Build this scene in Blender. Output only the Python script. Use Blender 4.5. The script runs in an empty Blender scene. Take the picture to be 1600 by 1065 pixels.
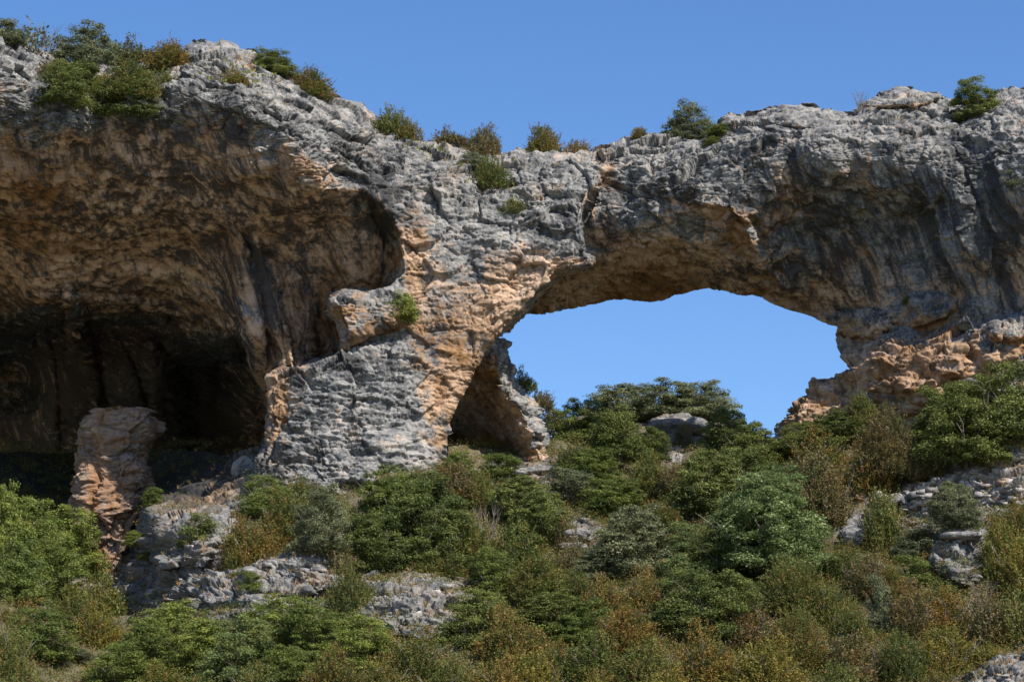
import bpy, math, random
import numpy as np
from mathutils import Vector, Matrix
f32 = np.float32
SC = bpy.context.scene
COL = SC.collection
R = math.radians

# ------------------------------------------------------------------ camera, sky, sun, exposure
PITCH, FOCAL, CAMY = R(14.0), 84.4, -150.0
cam_d = bpy.data.cameras.new('camera'); cam_d.lens = FOCAL; cam_d.sensor_width = 36.0
cam_d.clip_start = 0.5; cam_d.clip_end = 6000
cam = bpy.data.objects.new('camera', cam_d); COL.objects.link(cam)
cam.location = (0, CAMY, 0); cam.rotation_euler = (R(90) + PITCH, 0, 0)
SC.camera = cam

SUN_EL, SUN_AZ = R(49), R(41)          # azimuth measured to the right of the line back to the camera
sdir = Vector((math.cos(SUN_EL) * math.sin(SUN_AZ), -math.cos(SUN_EL) * math.cos(SUN_AZ), math.sin(SUN_EL)))
sl = bpy.data.lights.new('sun', 'SUN'); sl.energy = 5.0; sl.angle = R(0.5); sl.color = (1.0, 0.94, 0.85)
so = bpy.data.objects.new('sun', sl); COL.objects.link(so)
so.rotation_euler = sdir.to_track_quat('Z', 'Y').to_euler(); so.location = (60, -120, 120)

W = bpy.data.worlds.new('World'); SC.world = W; W.use_nodes = True
nt = W.node_tree; bg = nt.nodes['Background']
sky = nt.nodes.new('ShaderNodeTexSky'); sky.sky_type = 'NISHITA'; sky.sun_disc = False
sky.sun_elevation = SUN_EL; sky.sun_rotation = math.atan2(sdir.x, sdir.y)
sky.altitude = 700; sky.air_density = 1.0; sky.dust_density = 0.6; sky.ozone_density = 3.0
hs = nt.nodes.new('ShaderNodeHueSaturation'); hs.inputs['Saturation'].default_value = 1.2; hs.inputs['Hue'].default_value = 0.506
nt.links.new(sky.outputs[0], hs.inputs['Color']); nt.links.new(hs.outputs[0], bg.inputs['Color'])
bg.inputs['Strength'].default_value = 0.122
SC.view_settings.view_transform = 'Standard'; SC.view_settings.look = 'None'
SC.view_settings.exposure = 0.58; SC.view_settings.gamma = 1.0
SC.render.engine = 'CYCLES'
SC.cycles.max_bounces = 8; SC.cycles.diffuse_bounces = 5; SC.cycles.transparent_max_bounces = 8

# ------------------------------------------------------------------ numeric helpers
_rng = np.random.RandomState(11)
_perm = _rng.permutation(256).astype(np.int32); _perm = np.concatenate([_perm, _perm, _perm])
_g = _rng.normal(size=(256, 3)); _g = (_g / np.linalg.norm(_g, axis=1)[:, None]).astype(f32) * 1.5

def pn(x, y, z):
    "gradient noise, about -1..1"
    x = x.astype(f32) + 531.7; y = y.astype(f32) + 277.3; z = z.astype(f32) + 719.1
    xi = np.floor(x).astype(np.int32); yi = np.floor(y).astype(np.int32); zi = np.floor(z).astype(np.int32)
    xf = x - xi; yf = y - yi; zf = z - zi
    u = xf * xf * xf * (xf * (xf * 6 - 15) + 10); v = yf * yf * yf * (yf * (yf * 6 - 15) + 10); w = zf * zf * zf * (zf * (zf * 6 - 15) + 10)
    xi &= 255; yi &= 255; zi &= 255
    out = 0
    for dx in (0, 1):
        a = _perm[xi + dx]; wx = u if dx else 1 - u
        for dy in (0, 1):
            b = _perm[a + yi + dy]; wy = v if dy else 1 - v
            for dz in (0, 1):
                g = _g[_perm[b + zi + dz]]
                wz = w if dz else 1 - w
                out = out + wx * wy * wz * (g[..., 0] * (xf - dx) + g[..., 1] * (yf - dy) + g[..., 2] * (zf - dz))
    return out

def fbm(P, s, octv=3, off=0.0, an=(1, 1, 1)):
    x, y, z = P[..., 0] * s * an[0] + off, P[..., 1] * s * an[1] - off, P[..., 2] * s * an[2] + 2 * off
    o = 0; a = 1.0
    for i in range(octv):
        o = o + a * pn(x, y, z); a *= 0.5; x = x * 2.03 + 3.1; y = y * 2.03 + 1.7; z = z * 2.03 + 5.3
    return o

def facets(P, s, off=0.0, an=(1, 1, 1)):
    "angular blocks: (edge distance, step value, tilt) of the nearest cell"
    x = (P[..., 0] * s * an[0] + off).astype(f32); y = (P[..., 1] * s * an[1] + off).astype(f32); z = (P[..., 2] * s * an[2] + off).astype(f32)
    xi = np.floor(x).astype(np.int32); yi = np.floor(y).astype(np.int32); zi = np.floor(z).astype(np.int32)
    f1 = np.full(x.shape, 9.0, f32); f2 = np.full(x.shape, 9.0, f32); rv = np.zeros(x.shape, np.int32); tl = np.zeros(x.shape, f32)
    for dx in (-1, 0, 1):
        for dy in (-1, 0, 1):
            for dz in (-1, 0, 1):
                h = _perm[(xi + dx) & 255]; h = _perm[h + ((yi + dy) & 255)]; h = _perm[h + ((zi + dz) & 255)]
                px = xi + dx + h * f32(1 / 256.) - x; py = yi + dy + _perm[h + 77] * f32(1 / 256.) - y; pz = zi + dz + _perm[h + 151] * f32(1 / 256.) - z
                d = px * px + py * py + pz * pz
                n = d < f1
                f2 = np.where(n, f1, np.minimum(f2, d)); rv = np.where(n, h, rv); f1 = np.where(n, d, f1)
                g = _g[h]; tl = np.where(n, g[..., 0] * px + g[..., 1] * py + g[..., 2] * pz, tl)
    return np.sqrt(f2) - np.sqrt(f1), _perm[rv + 33] / 255.0 - 0.5, tl

def ss(t):
    t = np.clip(t, 0, 1); return t * t * (3 - 2 * t)

def rbf(pts, U, V):
    "thin-plate surface through (u, v, value) control points"
    p = np.array(pts, float); n = len(p); q = p[:, :2] / 100.0
    def phi(r2): return 0.5 * r2 * np.log(r2 + 1e-9)
    d = ((q[:, None] - q[None]) ** 2).sum(-1)
    A = np.zeros((n + 3, n + 3)); A[:n, :n] = phi(d) + np.eye(n) * 0.02; A[:n, n] = 1; A[:n, n + 1:] = q; A[n:, :n] = A[:n, n:].T
    c = np.linalg.solve(A, np.concatenate([p[:, 2], [0, 0, 0]]))
    u = U / 100.0; v = V / 100.0
    o = c[n] + c[n + 1] * u + c[n + 2] * v
    for i in range(n):
        o = o + c[i] * phi((u - q[i, 0]) ** 2 + (v - q[i, 1]) ** 2)
    return o

def sdpoly(poly, U, V, closed=True):
    "signed distance in reference units, positive inside"
    p = np.array(poly, float); n = len(p); best = np.full(U.shape, 1e12); ins = np.zeros(U.shape, bool)
    for i in range(n if closed else n - 1):
        a = p[i]; b = p[(i + 1) % n]; e = b - a
        t = np.clip(((U - a[0]) * e[0] + (V - a[1]) * e[1]) / max(e @ e, 1e-9), 0, 1)
        best = np.minimum(best, (U - a[0] - t * e[0]) ** 2 + (V - a[1] - t * e[1]) ** 2)
        if closed:
            c = ((a[1] > V) != (b[1] > V)) & (U < (b[0] - a[0]) * (V - a[1]) / (b[1] - a[1] + 1e-12) + a[0])
            ins ^= c
    d = np.sqrt(best)
    return np.where(ins, d, -d) if closed else d

def coarse(fn, us, vs, k=3):
    iu = np.unique(np.r_[np.arange(0, len(us), k), len(us) - 1]); iv = np.unique(np.r_[np.arange(0, len(vs), k), len(vs) - 1])
    Uc, Vc = np.meshgrid(us[iu], vs[iv]); F = fn(Uc, Vc)
    G = np.empty((len(iv), len(us)))
    for r in range(len(iv)): G[r] = np.interp(np.arange(len(us)), iu, F[r])
    t = np.interp(np.arange(len(vs)), iv, np.arange(len(iv))); a = np.minimum(t.astype(int), len(iv) - 2); w = (t - a)[:, None]
    return G[a] * (1 - w) + G[a + 1] * w

def unproj(U, V, Y):
    "point of the valley side seen at survey coordinates (U, V) and northing Y"
    k = 36.0 / 1600 / FOCAL
    x = (U - 800.0) * k; y = (532.5 - V) * k
    cp, sp = math.cos(PITCH), math.sin(PITCH)
    dy = cp - y * sp; dz = sp + y * cp
    t = (Y - CAMY) / dy
    return np.stack([x * t, np.broadcast_to(Y, np.shape(t)) + 0 * t, dz * t], -1)

def axis(lo, hi, a, b, step, grow=1.22):
    c = list(np.arange(a, b + step, step)); s = step
    while c[-1] < hi: s = min(s * grow, 30); c.append(c[-1] + s)
    s = step
    while c[0] > lo: s = min(s * grow, 30); c.insert(0, c[0] - s)
    return np.array(c)

def mesh_from(name, verts, faces, mats, attrs=None, kind=None, parent=None, smooth=False):
    faces = np.asarray(faces, np.int32); k = faces.shape[1]
    me = bpy.data.meshes.new(name)
    me.vertices.add(len(verts)); me.vertices.foreach_set('co', np.ascontiguousarray(verts, f32).ravel())
    me.loops.add(faces.size); me.loops.foreach_set('vertex_index', faces.ravel())
    me.polygons.add(len(faces)); me.polygons.foreach_set('loop_start', np.arange(0, faces.size, k, dtype=np.int32))
    if smooth: me.polygons.foreach_set('use_smooth', np.ones(len(faces), bool))
    for m in (mats if isinstance(mats, list) else [mats]): me.materials.append(m)
    if attrs is not None:
        ca = me.color_attributes.new('paint', 'FLOAT_COLOR', 'POINT')
        ca.data.foreach_set('color', np.ascontiguousarray(attrs, f32).ravel())
    me.update(); me.validate()
    o = bpy.data.objects.new(name, me); COL.objects.link(o)
    if kind: o['kind'] = kind
    if parent is not None: o.parent = parent
    return o

def nodes(m):
    m.use_nodes = True; t = m.node_tree
    def N(ty, **kw):
        n = t.nodes.new(ty)
        for k, v in kw.items():
            if k in n.inputs: n.inputs[k].default_value = v
            else: setattr(n, k, v)
        return n
    return t, N, t.links.new, t.nodes['Principled BSDF']

def ramp(N, pos):
    r = N('ShaderNodeValToRGB'); e = r.color_ramp.elements
    while len(e) < len(pos): e.new(0.5)
    for i, (p, c) in enumerate(pos):
        e[i].position = p; e[i].color = (c, c, c, 1) if isinstance(c, (int, float)) else (*c, 1)
    return r

def rock_material(name, grey, dark_grey, tan, ochre, dark, soil=None, bump=0.8):
    m = bpy.data.materials.new(name); t, N, L, B = nodes(m)
    geo = N('ShaderNodeNewGeometry'); pos = geo.outputs['Position']
    att = N('ShaderNodeAttribute', attribute_name='paint'); sep = N('ShaderNodeSeparateColor'); L(att.outputs['Color'], sep.inputs[0])
    def noise(scale, det=6, rough=0.6, vec=pos, dist=0.0):
        n = N('ShaderNodeTexNoise'); n.inputs['Scale'].default_value = scale; n.inputs['Detail'].default_value = det
        n.inputs['Roughness'].default_value = rough; n.inputs['Distortion'].default_value = dist; L(vec, n.inputs['Vector']); return n.outputs['Fac']
    def math_(op, a, b=None, clamp=False):
        n = N('ShaderNodeMath', operation=op); n.use_clamp = clamp
        for i, q in enumerate((a, b)):
            if q is None: continue
            if isinstance(q, (int, float)): n.inputs[i].default_value = q
            else: L(q, n.inputs[i])
        return n.outputs[0]
    def mix(fac, a, b, bt='MIX'):
        n = N('ShaderNodeMix', data_type='RGBA', blend_type=bt)
        if isinstance(fac, (int, float)): n.inputs[0].default_value = fac
        else: L(fac, n.inputs[0])
        for i, q in ((6, a), (7, b)):
            if isinstance(q, tuple): n.inputs[i].default_value = (*q, 1)
            else: L(q, n.inputs[i])
        return n.outputs[2]
    def mr(v, a, b, c=0.0, d=1.0):
        n = N('ShaderNodeMapRange'); L(v, n.inputs[0])
        for i, q in enumerate((a, b, c, d)): n.inputs[i + 1].default_value = q
        return n.outputs[0]
    mr0 = N('ShaderNodeMapping'); mr0.inputs['Rotation'].default_value = (0, R(17), 0); L(pos, mr0.inputs[0])
    mp = N('ShaderNodeMapping'); mp.inputs['Scale'].default_value = (1, 1, 0.09); L(mr0.outputs[0], mp.inputs[0])
    mb = N('ShaderNodeMapping'); mb.inputs['Scale'].default_value = (0.22, 0.22, 1.6); mb.inputs['Rotation'].default_value = (0, R(-3), 0); L(pos, mb.inputs[0])
    streak = noise(1.5, 8, 0.74, mp.outputs[0]); streak2 = noise(0.5, 5, 0.6, mp.outputs[0])
    bed = noise(1.5, 7, 0.65, mb.outputs[0])
    n1 = noise(0.16, 6, 0.6); n2 = noise(0.9, 8, 0.7); n3 = noise(5.0, 6, 0.7); n4 = noise(0.45, 7, 0.65, dist=1.0)
    g = mix(mr(math_('ADD', math_('MULTIPLY', n2, 0.55), math_('MULTIPLY', n4, 0.45)), 0.44, 0.575), dark_grey, grey)
    g = mix(math_('MULTIPLY', mr(n3, 0.48, 0.66), 0.55), g, tuple(min(1, c * 1.45) for c in grey))
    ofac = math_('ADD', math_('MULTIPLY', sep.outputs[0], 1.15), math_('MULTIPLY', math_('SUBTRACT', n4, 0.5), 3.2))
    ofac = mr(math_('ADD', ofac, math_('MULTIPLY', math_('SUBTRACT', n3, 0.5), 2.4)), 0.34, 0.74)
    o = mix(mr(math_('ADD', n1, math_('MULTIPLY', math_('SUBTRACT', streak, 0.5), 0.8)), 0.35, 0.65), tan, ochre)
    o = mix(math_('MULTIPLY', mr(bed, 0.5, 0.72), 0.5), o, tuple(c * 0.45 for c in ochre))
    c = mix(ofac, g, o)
    # water stains and painted-in shade: dark vertical runs, stronger where painted
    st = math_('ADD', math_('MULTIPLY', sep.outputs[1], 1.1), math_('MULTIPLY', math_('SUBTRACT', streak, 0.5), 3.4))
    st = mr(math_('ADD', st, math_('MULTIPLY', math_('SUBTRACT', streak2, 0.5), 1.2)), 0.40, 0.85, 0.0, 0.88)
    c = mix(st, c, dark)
    c = mix(math_('MULTIPLY', mr(bed, 0.55, 0.68), 0.35), c, tuple(q * 1.1 for q in dark))
    pale = mr(math_('ADD', math_('MULTIPLY', sep.outputs[2], 1.1), math_('ADD', math_('MULTIPLY', math_('SUBTRACT', n2, 0.5), 1.6), math_('MULTIPLY', math_('SUBTRACT', streak2, 0.5), 1.0))), 0.45, 1.0, 0, 0.8)
    c = mix(pale, c, (0.54, 0.49, 0.44))
    if soil:
        sx = N('ShaderNodeSeparateXYZ'); L(geo.outputs['True Normal'], sx.inputs[0])
        sf = math_('MULTIPLY', mr(sx.outputs[2], 0.55, 0.8), mr(n4, 0.42, 0.6))
        veg = mix(mr(n3, 0.45, 0.6), soil, (0.06, 0.062, 0.024))
        c = mix(sf, c, veg)
        c = mix(att.outputs['Alpha'], c, veg)
        c = mix(mr(sep.outputs[1], 0.55, 1.0, 0.0, 0.85), c, dark)  # lays the painted cave-floor shade over the soil colour
    L(c, B.inputs['Base Color']); B.inputs['Roughness'].default_value = 0.9; B.inputs['Specular IOR Level'].default_value = 0.15
    vo = N('ShaderNodeTexVoronoi', feature='F1'); vo.inputs['Scale'].default_value = 3.0; L(pos, vo.inputs['Vector'])
    h = math_('ADD', math_('MULTIPLY', n3, 0.22), math_('MULTIPLY', noise(14, 4, 0.75), 0.10))
    h = math_('ADD', h, math_('MULTIPLY', vo.outputs['Distance'], 0.06)); h = math_('ADD', h, math_('MULTIPLY', bed, 0.22))
    bp = N('ShaderNodeBump'); bp.inputs['Strength'].default_value = bump; bp.inputs['Distance'].default_value = 0.6
    L(h, bp.inputs['Height']); L(bp.outputs[0], B.inputs['Normal'])
    return m

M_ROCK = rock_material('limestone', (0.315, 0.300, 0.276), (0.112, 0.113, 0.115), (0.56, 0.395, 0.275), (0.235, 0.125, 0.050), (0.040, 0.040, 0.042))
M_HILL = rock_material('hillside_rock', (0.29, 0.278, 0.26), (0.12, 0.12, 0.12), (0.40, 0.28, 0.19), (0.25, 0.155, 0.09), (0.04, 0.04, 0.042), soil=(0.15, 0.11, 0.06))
M_PINK = rock_material('tan_rubble', (0.30, 0.235, 0.19), (0.18, 0.135, 0.105), (0.38, 0.262, 0.185), (0.26, 0.135, 0.065), (0.08, 0.055, 0.05))

# ------------------------------------------------------------------ rock relief
def relief(P, Nrm, wS, wF, wB, wA, lim=1.0):
    "displacement of rock: wS bedding, wF vertical flutes, wB blocky facets, wA overall"
    x, y, z = P[..., 0], P[..., 1], P[..., 2]
    warp = fbm(P, 0.12, 3, 3.0)
    t = z + 0.05 * x + 0.7 * warp
    d = 0.42 * fbm(P, 0.2, 3, 1.0)
    d = d + 0.09 * fbm(P, 0.8, 2, 9.0) * lim
    s1 = np.tanh(4 * pn(x * .12 + warp, y * .12, t * 0.7)); s2 = np.tanh(4 * pn(x * .4, y * .4, t * 1.7 + 7)); s3 = np.tanh(4 * pn(x * .8, y * .8, t * 4.2 + 3)); s4 = np.tanh(4 * pn(x * 1.9, y * 1.9, t * 8.5 + 3))
    d = d + wS * (0.13 * s1 + 0.09 * s2 + lim * (0.040 * s3 + 0.022 * s4))
    Pd = np.stack([x * 0.956 + z * 0.292, y, z * 0.956 - x * 0.292], -1)
    f = 1 - np.abs(fbm(Pd, 0.42, 3, 5.0, (1, 1, 0.14))) * 2; f2 = 1 - np.abs(fbm(Pd, 1.3, 2, 8.0, (1, 1, 0.12))) * 2
    d = d + wF * (0.46 * f + 0.17 * f2 * lim - 0.34)
    e, rv, tl = facets(P + 0.6 * warp[..., None], 0.42, 4.0, (1, 1, 1.5))
    d = d + wB * (0.3 + 0.7 * lim) * (0.32 * rv + 0.50 * tl - 0.20 * np.exp(-(e / 0.045) ** 2))
    wp = 0.22 * fbm(P, 1.1, 2, 31.0)[..., None]
    e, rv, tl = facets(P + wp, 1.15, 2.0, (0.7, 0.7, 1.9))
    d = d + (0.25 + 0.75 * wB) * lim * (0.12 * rv + 0.17 * tl - 0.12 * np.exp(-(e / 0.06) ** 2))
    e, rv, tl = facets(P + wp, 3.0, 6.0, (0.75, 0.75, 1.7))
    d = d + (0.3 + 0.7 * wB) * lim * (0.035 * rv + 0.065 * tl - 0.025 * np.exp(-(e / 0.10) ** 2))
    # short open cracks along the bedding
    c = fbm(P, 0.8, 4, 41.0, (0.5, 0.5, 2.2)); d = d - (0.4 + 0.6 * wS) * lim * 0.34 * np.exp(-(c / 0.045) ** 2) * ss(pn(x * .5, y * .5, z * .5 + 9) * 2.2 + 0.4)
    c = fbm(P, 0.5, 4, 61.0, (1.3, 1.3, 0.6)); d = d - (0.3 + 0.5 * wB) * lim * 0.16 * np.exp(-(c / 0.03) ** 2)
    d = d + 0.035 * fbm(P, 5.5, 2, 17.0) * lim
    return d * wA

def normals(P):
    a = np.gradient(P, axis=1); b = np.gradient(P, axis=0)
    n = np.cross(a, b); n /= np.linalg.norm(n, axis=-1, keepdims=True) + 1e-9
    flip = n[..., 1:2] > 0
    return np.where(flip, -n, n)

def blur(A, r, it=2):
    for _ in range(it):
        for ax in (0, 1):
            p = np.pad(A, [(r + 1, r) if i == ax else (0, 0) for i in range(A.ndim)], mode='edge')
            c = np.cumsum(p, axis=ax); n = 2 * r + 1
            A = (np.take(c, range(n, c.shape[ax]), ax) - np.take(c, range(0, c.shape[ax] - n), ax)) / n
    return A

GRID = {}
def build_sheet(name, us, vs, Y, S, disp, paint, mat, kind=None, back=8.0, parent=None):
    "front relief, clipped to S > 0 with its rim pulled onto S = 0, closed at the back by a coarser shell"
    U, V = np.meshgrid(us, vs)
    gy, gx = np.gradient(S); dv, du = np.gradient(V)[0], np.gradient(U)[1]
    gx = gx / du; gy = gy / dv; gl = gx * gx + gy * gy + 1e-6
    cell = np.maximum(du, dv)
    near = (S < 0.6 * cell) & (S > -1.1 * cell)
    U2 = np.where(near, U - S * gx / gl, U); V2 = np.where(near, V - S * gy / gl, V)
    U2 = np.clip(U2, U - 1.5 * cell, U + 1.5 * cell); V2 = np.clip(V2, V - 1.5 * cell, V + 1.5 * cell)
    keep = S > -1.1 * cell
    P0 = unproj(U2, V2, Y)
    Nb = normals(blur(P0, 2, 1)); 
    st = np.linalg.norm(np.gradient(P0, axis=0), axis=-1) / dv + np.linalg.norm(np.gradient(P0, axis=1), axis=-1) / du
    lim = np.clip(0.19 / blur(st * np.minimum(cell, 3) / 1.5, 2, 1), 0.1, 1.0) ** 1.5
    Dn = Nb * np.array([1, 1, 0.55]) + np.array([0, -0.35, 0]); Dn = Dn / np.linalg.norm(Dn, axis=-1, keepdims=True)
    PL = np.stack([P0[..., 0], blur(P0[..., 1], 9, 2), P0[..., 2]], -1)
    P = P0 + Dn * disp(PL, Nb, lim)[..., None]; GRID[name] = (us, vs, P)
    idx = np.arange(U.size).reshape(U.shape)
    k = keep[:-1, :-1] & keep[1:, :-1] & keep[:-1, 1:] & keep[1:, 1:]
    F = np.stack([idx[:-1, :-1][k], idx[1:, :-1][k], idx[1:, 1:][k], idx[:-1, 1:][k]], -1)
    att = paint(U2, V2, P0, Nb)
    verts = P.reshape(-1, 3); att = att.reshape(-1, 4)
    # back shell
    if back:
        st = 6
        iu = np.unique(np.r_[np.arange(0, len(us), st), len(us) - 1]); iv = np.unique(np.r_[np.arange(0, len(vs), st), len(vs) - 1])
        Sc = S[np.ix_(iv, iu)]; Pc = P[np.ix_(iv, iu)]; Yc = Pc[..., 1]
        th = 0.25 + back * (1 - np.exp(-np.clip(Sc, 0, None) / 60.0))
        C0 = np.array([0, CAMY, 0.0]); dirs = Pc - C0; dist = dirs[..., 1:2]
        Pb = Pc + dirs / dist * th[..., None]
        kb = Sc > 4
        kb = kb[:-1, :-1] & kb[1:, :-1] & kb[:-1, 1:] & kb[1:, 1:]
        ib = np.arange(Sc.size).reshape(Sc.shape) + len(verts)
        Fb = np.stack([ib[:-1, :-1][kb], ib[:-1, 1:][kb], ib[1:, 1:][kb], ib[1:, :-1][kb]], -1)
        verts = np.concatenate([verts, Pb.reshape(-1, 3)]); att = np.concatenate([att, att.reshape(*U.shape, 4)[np.ix_(iv, iu)].reshape(-1, 4)])
        F = np.concatenate([F, Fb])
    used = np.unique(F); rm = np.zeros(len(verts), np.int64); rm[used] = np.arange(len(used))
    return mesh_from(name, verts[used], rm[F], mat, att[used], kind, parent)

def jag(us, vs, amp=3.0, off=0.0):
    "uneven rock edge"
    U, V = np.meshgrid(us, vs); P = np.stack([U * 0.041, 0 * U, -V * 0.041], -1)
    return amp * (fbm(P, 0.5, 4, off + 20.0) * 0.9 + np.tanh(3 * pn(P[..., 0] * .35, P[..., 1], P[..., 2] * 1.3 + off)) * 0.6)

def blobs(U, V, lst):
    o = 0 * U
    for (u, v, ru, rv, ang, val) in lst:
        c, s = math.cos(R(ang)), math.sin(R(ang)); a = ((U - u) * c + (V - v) * s) / ru; b = (-(U - u) * s + (V - v) * c) / rv
        o = o + val * np.exp(-(a * a + b * b))
    return o

def bumps(U, V, lst):
    o = 0 * U
    for (u, v, ru, rv, ang, val) in lst:
        c, s = math.cos(R(ang)), math.sin(R(ang)); a = ((U - u) * c + (V - v) * s) / ru; b = (-(U - u) * s + (V - v) * c) / rv
        o = o + val * np.sqrt(np.clip(1 - a * a - b * b, 0, 1))
    return o

STEP = 1.5
US = axis(-520, 2120, -40, 1640, STEP)

# ---- the cliff
SKY_LINE = [(-520, 20), (-200, 40), (0, 52), (30, 62), (60, 78), (80, 88), (120, 100), (200, 102), (260, 92), (288, 78), (300, 66), (350, 66), (375, 74), (400, 79),
    (420, 106), (440, 110), (460, 117), (475, 130), (500, 142), (530, 150), (560, 165), (585, 180), (600, 203), (640, 208), (680, 221), (720, 232), (760, 232),
    (830, 235), (880, 240), (920, 235), (960, 225), (990, 214), (1030, 206), (1045, 210), (1090, 214), (1140, 180), (1180, 176), (1220, 165), (1245, 161),
    (1270, 163), (1285, 172), (1330, 174), (1345, 160), (1375, 146), (1400, 134), (1430, 134), (1460, 147), (1475, 155), (1500, 158), (1540, 155), (1560, 142),
    (1600, 138), (1700, 130), (2120, 90)]
CLIFF = SKY_LINE + [(2120, 900), (1230, 900), (1222, 760), (1205, 680), (1208, 664), (1222, 655), (1232, 640), (1246, 624), (1262, 610), (1282, 600), (1302, 592), (1321, 580),
    (1319, 568), (1310, 550), (1308, 530), (1305, 511), (1285, 503), (1250, 490), (1220, 476), (1180, 463), (1150, 458), (1110, 452), (1085, 455), (1060, 461), (1030, 469),
    (990, 471), (960, 473), (920, 481), (880, 486), (850, 489), (825, 491), (805, 506), (785, 525), (776, 534), (760, 551), (745, 576), (725, 611), (712, 636),
    (703, 660), (699, 690), (700, 715), (697, 740), (700, 900), (-520, 900)]
LEFT = [(-520, 60, -1), (-520, 230, -8), (0, 60, -1.5), (0, 105, -6.2), (0, 225, -4.4), (100, 120, -0.5), (100, 160, -6.0), (100, 220, -4.3), (200, 110, 1), (200, 155, -5.4), (200, 200, -3.8), (300, 75, 2.5), (300, 135, -4.2), (300, 195, -3.4),
    (370, 75, 4.0), (400, 145, -3.6), (400, 215, -3.4), (450, 130, 3.0), (455, 190, -4.2), (450, 280, -4.2), (520, 160, 4.0), (530, 230, -0.5), (520, 285, -2.6), (600, 210, 4.5), (600, 300, -0.8), (700, 230, 5.0), (700, 300, 1.0),
    (820, 240, 5.0), (820, 300, 1.2), (930, 240, 4.5), (920, 300, 0.3), (640, 380, -0.6), (640, 480, -0.8), (750, 400, -0.3), (850, 350, -0.2), (920, 400, -0.9), (820, 470, -0.6),
    (750, 500, -0.6), (700, 560, -1.2), (720, 600, -0.8), (690, 650, -1.8), (680, 740, -2.2), (600, 560, -1.6), (550, 600, -2.4), (480, 620, -2.6), (430, 640, -1.9), (430, 740, -3.0), (550, 720, -3.8),
    (550, 800, -4.6), (700, 880, -4), (400, 880, -4), (0, 880, -4), (100, 600, -3), (1100, 400, 0), (1100, 600, 0)]
RIGHT = [(600, 230, 5), (600, 400, 2), (850, 470, 6), (820, 400, 4), (900, 300, 3), (950, 230, 5), (950, 290, 2.6), (940, 350, 2.6), (960, 400, 4.5), (930, 470, 9.5), (850, 480, 8.0), (1000, 220, 5), (1000, 300, 1.6), (1000, 345, 1.3), (1010, 400, 4.2), (1010, 468, 9.5),
    (1060, 215, 5), (1060, 265, 0.6), (1070, 360, 0.6), (1080, 400, 3.2), (1090, 450, 8.2), (1130, 190, 4), (1150, 250, -0.8), (1150, 380, 0.4), (1160, 430, 3.0), (1160, 457, 5.5), (1220, 170, 2.2), (1240, 198, -1.4), (1250, 350, 0.4), (1230, 440, 3.0), (1250, 485, 5.0),
    (1320, 180, 0.0), (1330, 195, -3.2), (1340, 350, -0.8), (1320, 450, 2.2), (1320, 520, 4.0), (1400, 145, 0.0), (1420, 200, -4.0), (1430, 350, -2.6), (1400, 450, 0.0), (1400, 500, 0.0), (1500, 160, -1.2), (1500, 225, -6.2), (1500, 400, -5.4), (1500, 480, -3.2),
    (1600, 145, -4), (1600, 205, -9.2), (1600, 350, -9.0), (1600, 470, -6.3), (1330, 570, 0.4), (1330, 620, -1.0), (1260, 620, 1.8), (1220, 670, 1.6), (1300, 680, 0.0), (1400, 550, -2.6), (1400, 640, -4.6), (1500, 535, -5.0), (1500, 620, -7.2), (1600, 515, -7.4), (1600, 620, -10),
    (2120, 120, -6), (2120, 400, -14), (2120, 620, -19), (1400, 800, -8), (1700, 800, -17), (1230, 800, 0)]
CAVE = [(-520, 232, -8), (-520, 350, 0), (-520, 500, 14), (-520, 800, 24), (0, 232, -5.5), (100, 220, -4.5), (200, 196, -3.5), (300, 192, -3.2), (390, 213, -3.4), (440, 262, -3.8), (480, 298, -3.6), (556, 292, -2.0), (50, 300, -1.2), (50, 400, 6), (50, 480, 12),
    (200, 300, 0), (200, 400, 7), (200, 480, 13), (0, 560, 33), (50, 640, 36), (120, 560, 27), (250, 530, 20), (300, 600, 26), (330, 680, 34), (380, 700, 36), (200, 620, 30), (100, 700, 38), (100, 850, 42), (300, 850, 42), (-200, 600, 36), (330, 300, 0.0), (340, 380, 5),
    (380, 470, 7.0), (440, 400, 4.0), (500, 350, 1.6), (560, 330, 0.6), (600, 360, 2.2), (605, 420, 3.6), (560, 430, 4), (480, 480, 6.0), (440, 600, 8.2), (500, 560, 7.8), (520, 520, 7.4), (430, 550, 7.6), (395, 520, 7.0), (560, 540, 7)]
CAVE_P = [(-700, 232), (0, 232), (60, 228), (130, 212), (200, 197), (260, 190), (330, 194), (390, 213), (430, 250), (455, 282), (480, 299), (520, 293), (556, 291), (580, 301), (600, 319),
    (615, 344), (624, 370), (630, 400), (627, 424), (612, 451), (595, 459), (560, 457), (540, 457), (516, 467), (512, 480), (525, 496), (530, 520), (534, 544), (540, 555),
    (505, 564), (480, 575), (450, 580), (425, 590), (423, 620), (420, 660), (418, 690), (408, 702), (400, 718), (392, 760), (380, 920), (-700, 920)]
BODY_P = [(-700, -100), (1000, -100), (988, 236), (956, 262), (941, 290), (923, 320), (915, 350), (917, 385), (933, 402), (926, 417), (896, 421), (870, 431), (846, 458), (822, 484), (800, 508),
    (786, 527), (778, 545), (740, 700), (740, 1000), (-700, 1000)]
NOSE_P = [(516, 468), (540, 457), (575, 459), (600, 453), (622, 441), (642, 452), (648, 490), (622, 514), (590, 520), (560, 535), (540, 552), (533, 542), (530, 520), (525, 497), (512, 482)]
BUTT_P = [(425, 590), (450, 580), (480, 575), (520, 560), (560, 541), (600, 529), (650, 524), (690, 570), (680, 650), (690, 750), (690, 1000), (360, 1000), (400, 718), (418, 690), (420, 650)]

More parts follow.
